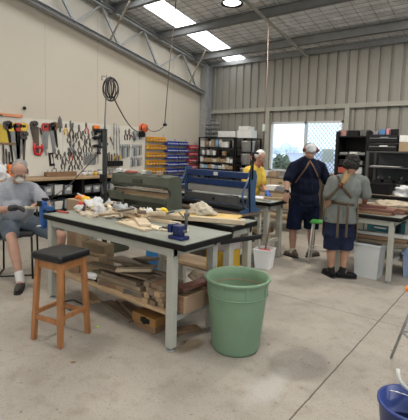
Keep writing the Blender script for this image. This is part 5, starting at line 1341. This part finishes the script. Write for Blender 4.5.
for sx in (-1, 1):
    m_ = MB(); m_.lathe([(0, 0), (.036, 0), (.040, .012), (.036, .034), (.015, .042), (0, .042)], g(sx * .082, -.01, .02), 22, (g(sx * 1, 0, .35) - g(0, 0, 0))); m_.build('ear_muff', mat('dark_red_brown', (.17, .04, .03), .5), t, local=False)
MB().tube([g(.10 * math.cos(q), -.012, .015 + .115 * math.sin(q)) for q in [PI * j / 16 for j in range(17)]], .006).build('headband', blackp, t, local=False)
bv = bvh_of(shirt); lea = mat('brown_leather', (.12, .06, .03), .7, var=.2)
strap(drape(bv, atd(299, 184, 5.9), atd(313, 161, 5.9), F), .022, .004, 'apron_strap', lea, t)
strap(drape(bv, atd(313, 161, 5.9), atd(322, 178, 5.9), F), .022, .004, 'apron_strap', lea, t)
MB().lathe([(.034, -.012), (.038, -.012), (.038, .012), (.034, .012), (.034, -.012)], J['elL'].lerp(J['wrL'], .9), 20, (J['wrL'] - J['elL'])).box(J['elL'].lerp(J['wrL'], .9) - F * .038, (.03, .012, .03), R, bev=.003).build('wrist_watch', blackp, t, local=False)

# ---- person in the grey tee with crossed straps --------------------------------------
J = dict(head=atd(352.5, 165, 5.14), neck=atd(348.5, 175, 5.2), chest=atd(346, 189, 5.2), pelvis=atd(340.5, 214, 5.24),
         shL=atd(333.5, 182, 5.12), shR=atd(362.5, 181.5, 5.22), elL=atd(328, 199, 5.14), elR=atd(366, 196.5, 5.28), wrL=atd(328, 208, 5.30), wrR=atd(364, 204, 5.46),
         hipL=atd(333.5, 219, 5.24), hipR=atd(346, 219, 5.26), knL=atd(331, 245, 5.27), knR=atd(345.5, 246, 5.26), anL=atd(331, 270, 5.32), anR=atd(342.5, 271, 5.28), toeL=V((-.7, .5, 0)), toeR=V((.85, .5, 0)))
Fd = V((-.45, .89, 0))
t = thing('person', 'person with curly dark hair, grey tee shirt and crossed brown apron straps', 'person', (-1.82, 5.12, 0))
body, g, HR, R, F, Rt = build_body(t, J, Fd, skin2, 1.0, dict(L=(Fd * .8 - UP * .6, fr(Fd)[2], 1, .95, .9), R=(Fd - UP * .2, -UP, -1, .95, .7)), .98, Fd * .5 + fr(Fd)[2] * .75 - UP * .75)
face_details(t, g, .98)
tee = mat('grey_tee', (.145, .155, .14), .9, var=.1, bump=.4, bscale=18)
shirt = blob('tee_shirt', [('e', J['chest'], (.182, .135, .20), R), ('e', J['chest'].lerp(J['pelvis'], .5), (.178, .135, .23), R), ('c', J['pelvis'] + UP * .08 - Rt * .055, J['pelvis'] - UP * .09 - Rt * .06, .125, .145), ('c', J['pelvis'] + UP * .08 + Rt * .055, J['pelvis'] - UP * .09 + Rt * .06, .125, .145), ('c', J['neck'] - UP * .03, J['shL'], .065, .078), ('c', J['neck'] - UP * .03, J['shR'], .065, .078), ('c', J['shL'], J['shL'].lerp(J['elL'], .72), .078, .082), ('c', J['shR'], J['shR'].lerp(J['elR'], .80), .078, .080), ('c', J['neck'] - UP * .03, J['neck'] + UP * .01, .065, .060), ('e', J['pelvis'] - UP * .10, (.185, .145, .11), R)], tee, t, .011, 4, wr=.008, hem=J['pelvis'].z - .10)
blob('shorts', [('e', J['pelvis'] - UP * .08, (.175, .14, .13), R)] + [('c', J['hip' + s], J['hip' + s].lerp(J['kn' + s], 1.05), .105, .098) for s in 'LR'] + [('e', J['hipL'].lerp(J['knL'], .55) - Rt * .03, (.09, .1, .11), R), ('e', J['hipR'].lerp(J['knR'], .6) + Rt * .03, (.09, .1, .11), R), ('c', J['pelvis'] - UP * .1, J['pelvis'] - UP * .19, .10, .09)], mat('denim_blue_shorts', (.015, .020, .042), .95, var=.25, bump=.4, spec=.1), t, .011, 4, wr=.008, hem=J['knL'].z - .045)
dshoe = mat('black_shoe', (.008, .008, .009), .7, spec=.2)
for s in 'LR':
    blob('sock', [('c', J['an' + s] + UP * .04, J['an' + s] - UP * .01, .045, .044)], blackm, t, .008, 2)
    shoe('shoe', J['an' + s] - V(J['toe' + s]).normalized() * .0, J['toe' + s], dshoe, solem, t, .28)
hm_ = mat('dark_curly_hair', (.018, .014, .012), .8, var=.5, scale=40, bump=.8, bscale=60)
hair(t, [('e', g(0, -.03, .03), (.086, .095, .094), HR), ('e', g(0, -.05, -.03), (.085, .07, .07), HR), ('e', g(.07, 0, .0), (.028, .05, .06), HR), ('e', g(-.07, 0, .0), (.028, .05, .06), HR), ('e', g(.02, -.08, .07), (.05, .04, .045), HR)], hm_, rough=.018)
bv = bvh_of(shirt); oll = mat('olive_brown_strap', (.075, .05, .026), .8, var=.15); tanl = mat('tan_leather_pad', (.36, .23, .10), .7, var=.15)
F2 = V((-.62, .78, 0))
X0 = (345, 186)
strap(drape(bv, atd(329, 204, 4.9), atd(*X0, 4.9), F2), .040, .004, 'apron_strap', oll, t)
strap(drape(bv, atd(*X0, 4.9), atd(357, 200, 4.9), F2), .038, .004, 'apron_strap', oll, t)
strap(drape(bv, atd(*X0, 4.9), atd(341.5, 172.5, 4.9), F2), .034, .004, 'apron_strap', oll, t)
strap(drape(bv, atd(347, 184.5, 4.9), atd(358.5, 171, 4.9), F2, .012), .075, .006, 'shoulder_pad', tanl, t)
strap(drape(bv, atd(344, 174.5, 4.9), atd(337, 172, 4.9), F2, .010), .055, .006, 'shoulder_pad', tanl, t)
strap(drape(bv, atd(*(X0[0] - 1.5, X0[1] - 2), 4.9), atd(X0[0] + 1.5, X0[1] + 3, 4.9), F2, .014), .05, .006, 'strap_ring', mat('red_brown_leather', (.25, .07, .04), .6), t)
strap(drape(bv, atd(324, 203, 4.9), atd(360, 207, 4.9), F2), .035, .004, 'waist_tie', oll, t)
b0 = atd(344, 205, 5.04); b1 = atd(346, 205, 5.04)
for (xa, xb) in ((339, 337), (348, 346)):
    pts = [(atd(xa, 205 + (xb * 0) + k * 3.2, 5.06) , -F2) for k in range(11)]
    pts = [(atd(xa + (xb - xa) * k / 10, 205 + k * 3.3, 5.055), -F2) for k in range(11)]
    strap(pts, .030, .004, 'hanging_tie', oll, t)
# apron front panel: a curved sheet round the front of the hips
mb = MB(); vs = []; nA = 15
pc = J['pelvis']
for zz in (pc.z + .22, pc.z - .05, pc.z - .30):
    for k in range(nA):
        q = PI * (k / (nA - 1)) ; r = .205 if zz > pc.z else .215
        vs.append(V((pc.x, pc.y, zz)) + Rt * math.cos(q) * r + F * (math.sin(q) * (.165) - .005))
n0 = len(vs)
vs += [v + (V((v.x - pc.x, v.y - pc.y, 0)).normalized() * .006) for v in vs]
fs = []
for r_ in range(2):
    for k in range(nA - 1):
        a = r_ * nA + k; fs += [[a, a + 1, a + nA + 1, a + nA], [a + n0, a + nA + n0, a + nA + 1 + n0, a + 1 + n0]]
for k in range(nA - 1): fs += [[k, k + n0, k + 1 + n0, k + 1], [2 * nA + k, 2 * nA + k + 1, 2 * nA + k + 1 + n0, 2 * nA + k + n0]]
for r_ in range(2):
    for k in (0, nA - 1): a = r_ * nA + k; fs.append([a, a + nA, a + nA + n0, a + n0])
mb.add(vs, fs, True).build('apron', mat('tan_canvas_apron', (.30, .21, .12), .85, var=.12), t, local=False)
# faint lettering on the back of the shirt: two short rows of reddish marks, part of the print
for k, (x0, x1, y) in enumerate(((336.5, 342, 176.5), (349, 351.5, 176.2))):
    strap(drape(bv, atd(x0, y, 4.9), atd(x1, y, 4.9), F2, .002), .022, .001, 'shirt_print', mat('faded_red_print', (.30, .17, .15), .8), t)

# ---- white-haired man in yellow ---------------------------------------------------------
J = dict(head=atd(260.5, 157, 7.05), neck=atd(256, 167.5, 7.12), chest=atd(252, 179, 7.15), pelvis=atd(247, 201, 7.25),
         shL=atd(260.5, 171, 7.30), shR=atd(247.5, 171, 6.95), elL=atd(263.0, 186.5, 7.10), elR=atd(246, 186, 6.85), wrL=atd(267.0, 192, 6.62), wrR=atd(252, 193, 6.62),
         hipL=atd(250, 205, 7.33), hipR=atd(244, 205, 7.18), knL=atd(250, 226, 7.30), knR=atd(244, 226, 7.15), anL=atd(249, 247, 7.42), anR=atd(243.5, 247.5, 7.27), toeL=V((.8, -.6, 0)), toeR=V((.8, -.6, 0)))
for s in 'LR': J['an' + s].z = .09
Fd = V((.72, -.69, 0)).normalized()
t = thing('person', 'white-haired man in a yellow shirt leaning over papers behind the blue machine', 'person', (J['pelvis'].x, J['pelvis'].y, 0))
body, g, HR, R, F, Rt = build_body(t, J, Fd, skin1, 1.1, dict(L=(V((.35, -.3, -.5)), -UP, 1, 1.0, .6), R=(V((.6, -.5, -.5)), -UP, -1, 1.0, .7)), 1.02, V((.85, -.35, -.45)))
face_details(t, g, 1.02)
ysh = mat('mustard_yellow_shirt', (.60, .42, .07), .9, var=.12, bump=.3, bscale=18, spec=.2)
blob('shirt', [('e', J['chest'], (.20, .15, .21), R), ('e', J['chest'].lerp(J['pelvis'], .5), (.19, .16, .23), R), ('e', J['pelvis'], (.19, .16, .14), R), ('c', J['neck'] - UP * .03, J['shL'], .07, .08), ('c', J['neck'] - UP * .03, J['shR'], .07, .08), ('c', J['shL'], J['shL'].lerp(J['elL'], .75), .08, .075), ('c', J['shR'], J['shR'].lerp(J['elR'], .75), .08, .075), ('c', J['neck'] - UP * .03, J['neck'] + UP * .01, .07, .062)], ysh, t, .012, 5, wr=.008)
blob('trousers', [('e', J['pelvis'] - UP * .08, (.18, .15, .13), R)] + [q for s in 'LR' for q in (('c', J['hip' + s], J['kn' + s], .10, .08), ('c', J['kn' + s], J['an' + s], .08, .065))], mat('dark_trousers', (.03, .03, .035), .9), t, .014, 4)
for s in 'LR': shoe('shoe', J['an' + s], J['toe' + s], blackm, solem, t)
hair(t, [('e', g(0, -.022, .042), (.083, .092, .080), HR), ('e', g(0, -.06, -.01), (.072, .045, .06), HR), ('e', g(.07, -.01, .015), (.014, .035, .03), HR), ('e', g(-.07, -.01, .015), (.014, .035, .03), HR)], mat('white_hair', (.62, .62, .60), .8, bump=.4), rough=.006)
MB().tube([g(.105 * math.cos(q), -.055 + .14 * math.sin(q), -.10 - .02 * math.sin(q)) for q in [2 * PI * j / 20 for j in range(20)]], .006, closed=True).build('neck_cord', mat('orange_red_cord', (.6, .12, .03), .6), t, local=False)
blob('blue_glove', [(q[0], q[1], *[v for v in q[2:]]) for q in [('e', J['wrL'] + V((.04, -.04, -.035)), (.055, .05, .028)), ('c', J['wrL'], J['wrL'] + V((.03, -.03, -.03)), .036, .034), ('c', J['wrL'] + V((.06, -.06, -.04)), J['wrL'] + V((.10, -.09, -.055)), .014, .011), ('c', J['wrL'] + V((.07, -.04, -.04)), J['wrL'] + V((.12, -.06, -.055)), .014, .011), ('c', J['wrL'] + V((.05, -.07, -.04)), J['wrL'] + V((.08, -.12, -.055)), .013, .011)]], mat('glove_blue', (.03, .09, .36), .7), t, .008, 3)

# ---- seated man with the dust mask -----------------------------------------------------
J = dict(head=atd(19.8, 171, 4.80), neck=atd(15.5, 183, 4.92), chest=atd(15, 196, 4.95), pelvis=atd(17, 219, 5.02),
         shR=atd(-1.5, 190, 4.88), shL=atd(32.5, 189, 5.0), elR=atd(-6, 211, 4.72), elL=atd(46, 204.5, 4.86), wrR=atd(13, 208, 4.50), wrL=atd(42.5, 205, 4.66),
         hipR=atd(8, 222, 4.95), hipL=atd(27, 222, 5.05), knR=atd(11.5, 238, 4.62), knL=atd(61.5, 236, 4.92), anR=atd(20, 275, 4.70), anL=atd(56, 279, 4.98), toeR=V((.80, -.60, 0)), toeL=V((.9, -.35, 0)))
J['anR'] = at(20.5, 280, z=.10); J['anL'].z = .10
Fd = V((.80, -.60, 0))
t = thing('person', 'grey-haired man in a pale grey shirt and dust mask sitting by the bench', 'person', (J['pelvis'].x, J['pelvis'].y, 0))
hfd = V((.85, -.50, -.62))
body, g, HR, R, F, Rt = build_body(t, J, Fd, skin1, 1.2, dict(L=((atd(36, 204, 4.60) - J['wrL']), V((.2, -.3, -.9)), -1, 1.0, .8), R=((atd(27, 206.5, 4.46) - J['wrR']), V((.3, -.1, -.9)), 1, 1.0, .8)), 1.14, hfd)
face_details(t, g, 1.14, mouth=False)
gsh = mat('pale_grey_shirt', (.27, .28, .305), .9, var=.08, bump=.4, bscale=16)
# fine horizontal stripes in the knit
s_nt = gsh.node_tree; sb = s_nt.nodes['Principled BSDF']; sbase = sb.inputs['Base Color'].links[0].from_socket
swv = s_nt.nodes.new('ShaderNodeTexWave'); swv.bands_direction = 'Z'; swv.inputs['Scale'].default_value = 14; swv.inputs['Distortion'].default_value = .5
s_nt.links.new([n for n in s_nt.nodes if n.type == 'TEX_COORD'][0].outputs['Object'], swv.inputs['Vector'])
smx = s_nt.nodes.new('ShaderNodeMix'); smx.data_type = 'RGBA'; smx.blend_type = 'MULTIPLY'; smx.inputs['B'].default_value = (.89, .90, .92, 1)
s_nt.links.new(swv.outputs['Fac'], smx.inputs['Factor']); s_nt.links.new(sbase, smx.inputs['A']); s_nt.links.new(smx.outputs['Result'], sb.inputs['Base Color'])
shirt = blob('polo_shirt', [('e', J['chest'], (.225, .155, .22), R), ('e', J['chest'].lerp(J['pelvis'], .55) + F * .04, (.215, .185, .19), R), ('e', J['pelvis'] + UP * .0, (.21, .17, .12), R), ('c', J['neck'] - UP * .04, J['shL'], .075, .085), ('c', J['neck'] - UP * .04, J['shR'], .075, .085), ('c', J['shL'], J['shL'].lerp(J['elL'], .80), .085, .076), ('c', J['shR'], J['shR'].lerp(J['elR'], .80), .085, .082), ('c', J['neck'] - UP * .04, J['neck'] + UP * .015, .075, .068)], gsh, t, .012, 4, wr=.009)
col = MB().tube([J['neck'] + UP * .01 + Rt * .07 * math.cos(q) + F * .062 * math.sin(q) - UP * .02 * math.sin(q) for q in [2 * PI * j / 24 for j in range(24)]], .013, closed=True).build('collar', gsh, shirt, local=False)
blob('shorts', [('e', J['pelvis'] - UP * .04, (.20, .17, .10), R)] + [('c', J['hip' + s], J['hip' + s].lerp(J['kn' + s], .72), .110, .098) for s in 'LR'], mat('grey_blue_shorts', (.095, .12, .15), .9, var=.15, bump=.4), t, .012, 4, wr=.006)
for s in 'LR':
    blob('sock', [('c', J['an' + s].lerp(J['kn' + s], .16), J['an' + s] - UP * .01, .050, .048)], sockw, t, .008, 2)
    shoe('shoe', J['an' + s], J['toe' + s], mat('dark_brown_boot', (.035, .027, .022), .7), solem, t, .33)
ghair = mat('grey_hair', (.22, .22, .215), .85, var=.4, scale=50, bump=.6, bscale=60)
hair(t, [('e', g(0, -.022, .045), (.086, .098, .082), HR), ('e', g(0, -.06, -.01), (.075, .045, .06), HR), ('e', g(.073, .0, .01), (.014, .03, .035), HR), ('e', g(-.073, .0, .01), (.014, .03, .035), HR)], ghair, rough=.006)
mk = blob('dust_mask', [('e', g(0, .082, -.052), (.048, .042, .046), HR), ('e', g(0, .085, -.028), (.026, .03, .03), HR)], mat('mask_fabric', (.62, .58, .50), .85), t, .007, 3)
for z_ in (-.03, -.06): MB().tube([g(.046, .085, -.05), g(.085, .03, z_ + .02), g(.085, -.04, z_ + .04)], .0025).tube([g(-.046, .085, -.05), g(-.085, .03, z_ + .02), g(-.085, -.04, z_ + .04)], .0025).build('mask_strap', offwhite, t, local=False)
gs = MB()
for sx in (-1, 1):
    cxg = g(sx * .032, .100, -.004)
    gs.tube([cxg + HR @ V((.026 * math.cos(q), 0, .019 * math.sin(q))) for q in [2 * PI * j / 18 for j in range(18)]], .0022, closed=True, n=6)
    gs.tube([g(sx * .058, .100, .0), g(sx * .082, .06, .0), g(sx * .084, -.01, -.002)], .0022, n=6)
gs.tube([g(-.007, .104, 0), g(.007, .104, 0)], .0022, n=6).build('glasses', blackp, t, local=False)
gd = (atd(27, 206.5, 4.46) - J['wrR'])
blob('work_glove', [('c', J['wrR'].lerp(J['elR'], .12), J['wrR'] + gd.normalized() * .02, .036, .036)] + [(q[0], q[1], *([tuple(x * 1.22 for x in q[2]), q[3]] if q[0] == 'e' else [q[2], q[3] * 1.3, q[4] * 1.3])) for q in hand(J['wrR'], gd, V((.3, -.1, -.9)), 1, 1.0, .8)], mat('black_work_glove', (.025, .025, .025), .8), t, .008, 2)
# what he holds
p0, p1 = atd(25, 207.5, 4.40), atd(37.5, 208, 4.52)
MB().bar(p0, p1, .028, .028, bev=.008).solo('carving', pine, 'pale wooden piece held in the seated man\'s hands', 'wood piece')
# his chair
sc_ = J['pelvis']; seat_z = sc_.z - .125
t = thing('chair', 'black tube framed chair under the seated man', 'chair', (sc_.x, sc_.y, 0), math.atan2(Fd.y, Fd.x))
MB().box((.02, 0, seat_z - .03), (.44, .44, .055), bev=.02).build('seat', mat('dark_seat_fabric', (.03, .03, .03), .85), t)
zs_ = seat_z - .06
for sy in (-1, 1):
    MB().tube([(.22, sy * .20, zs_), (.24, sy * .21, .02), (.235, sy * .21, .012), (-.22, sy * .21, .012), (-.23, sy * .21, .02), (-.20, sy * .20, zs_), (-.27, sy * .20, zs_ + .42)], .012).build('side_frame', blackm, t)
MB().tube([(.235, -.21, .05), (.235, .21, .05)], .010).build('front_rail', blackm, t)
MB().tube([(-.2, -.2, zs_ - .01), (-.2, .2, zs_ - .01)], .010).build('rear_rail', blackm, t)
MB().box((-.255, 0, zs_ + .36), (.03, .42, .16), Matrix.Rotation(-.12, 3, 'Y'), bev=.012).build('backrest', mat('dark_seat_fabric', (.03, .03, .03), .85), t)
# orange thing and pale machine behind his shoulder
t = thing('orange_machine', 'tall orange tool standing on the left worktop just behind the seated man\'s head', 'tool', (XL + .3, 3.44, 1.021))
MB().box((0, 0, .13), (.14, .16, .26), bev=.03).build('tool_body', mat('strong_orange', (.75, .18, .02), .45), t); MB().cyl((0, 0, .26), (0, 0, .30), .03).build('cap', blackp, t)
heap((XL + .32, 3.16, 1.021), (.14, .18, .22), 44, .3).solo('plastic_bag', plastic, 'pale plastic-wrapped bundle on the left worktop behind the seated man\'s shoulder', 'bag')
# ================================================================== CAMERA
cd = bpy.data.cameras.new('camera'); cam = bpy.data.objects.new('camera', cd); COL.objects.link(cam)
cam.matrix_world = Matrix.Translation((0, 0, EYE)) @ RM.to_4x4()
cd.sensor_fit = 'AUTO'; cd.sensor_width = 36.0; cd.lens = F_PX / 420 * 36.0
cd.shift_y = -(210 - CY) / 420; cd.clip_start = .05; cd.clip_end = 400
SC.camera = cam
SC.view_settings.view_transform = 'Standard'; SC.view_settings.look = 'None'
SC.view_settings.gamma = 1; SC.view_settings.exposure = EXPO; SC.view_settings.use_curve_mapping = False
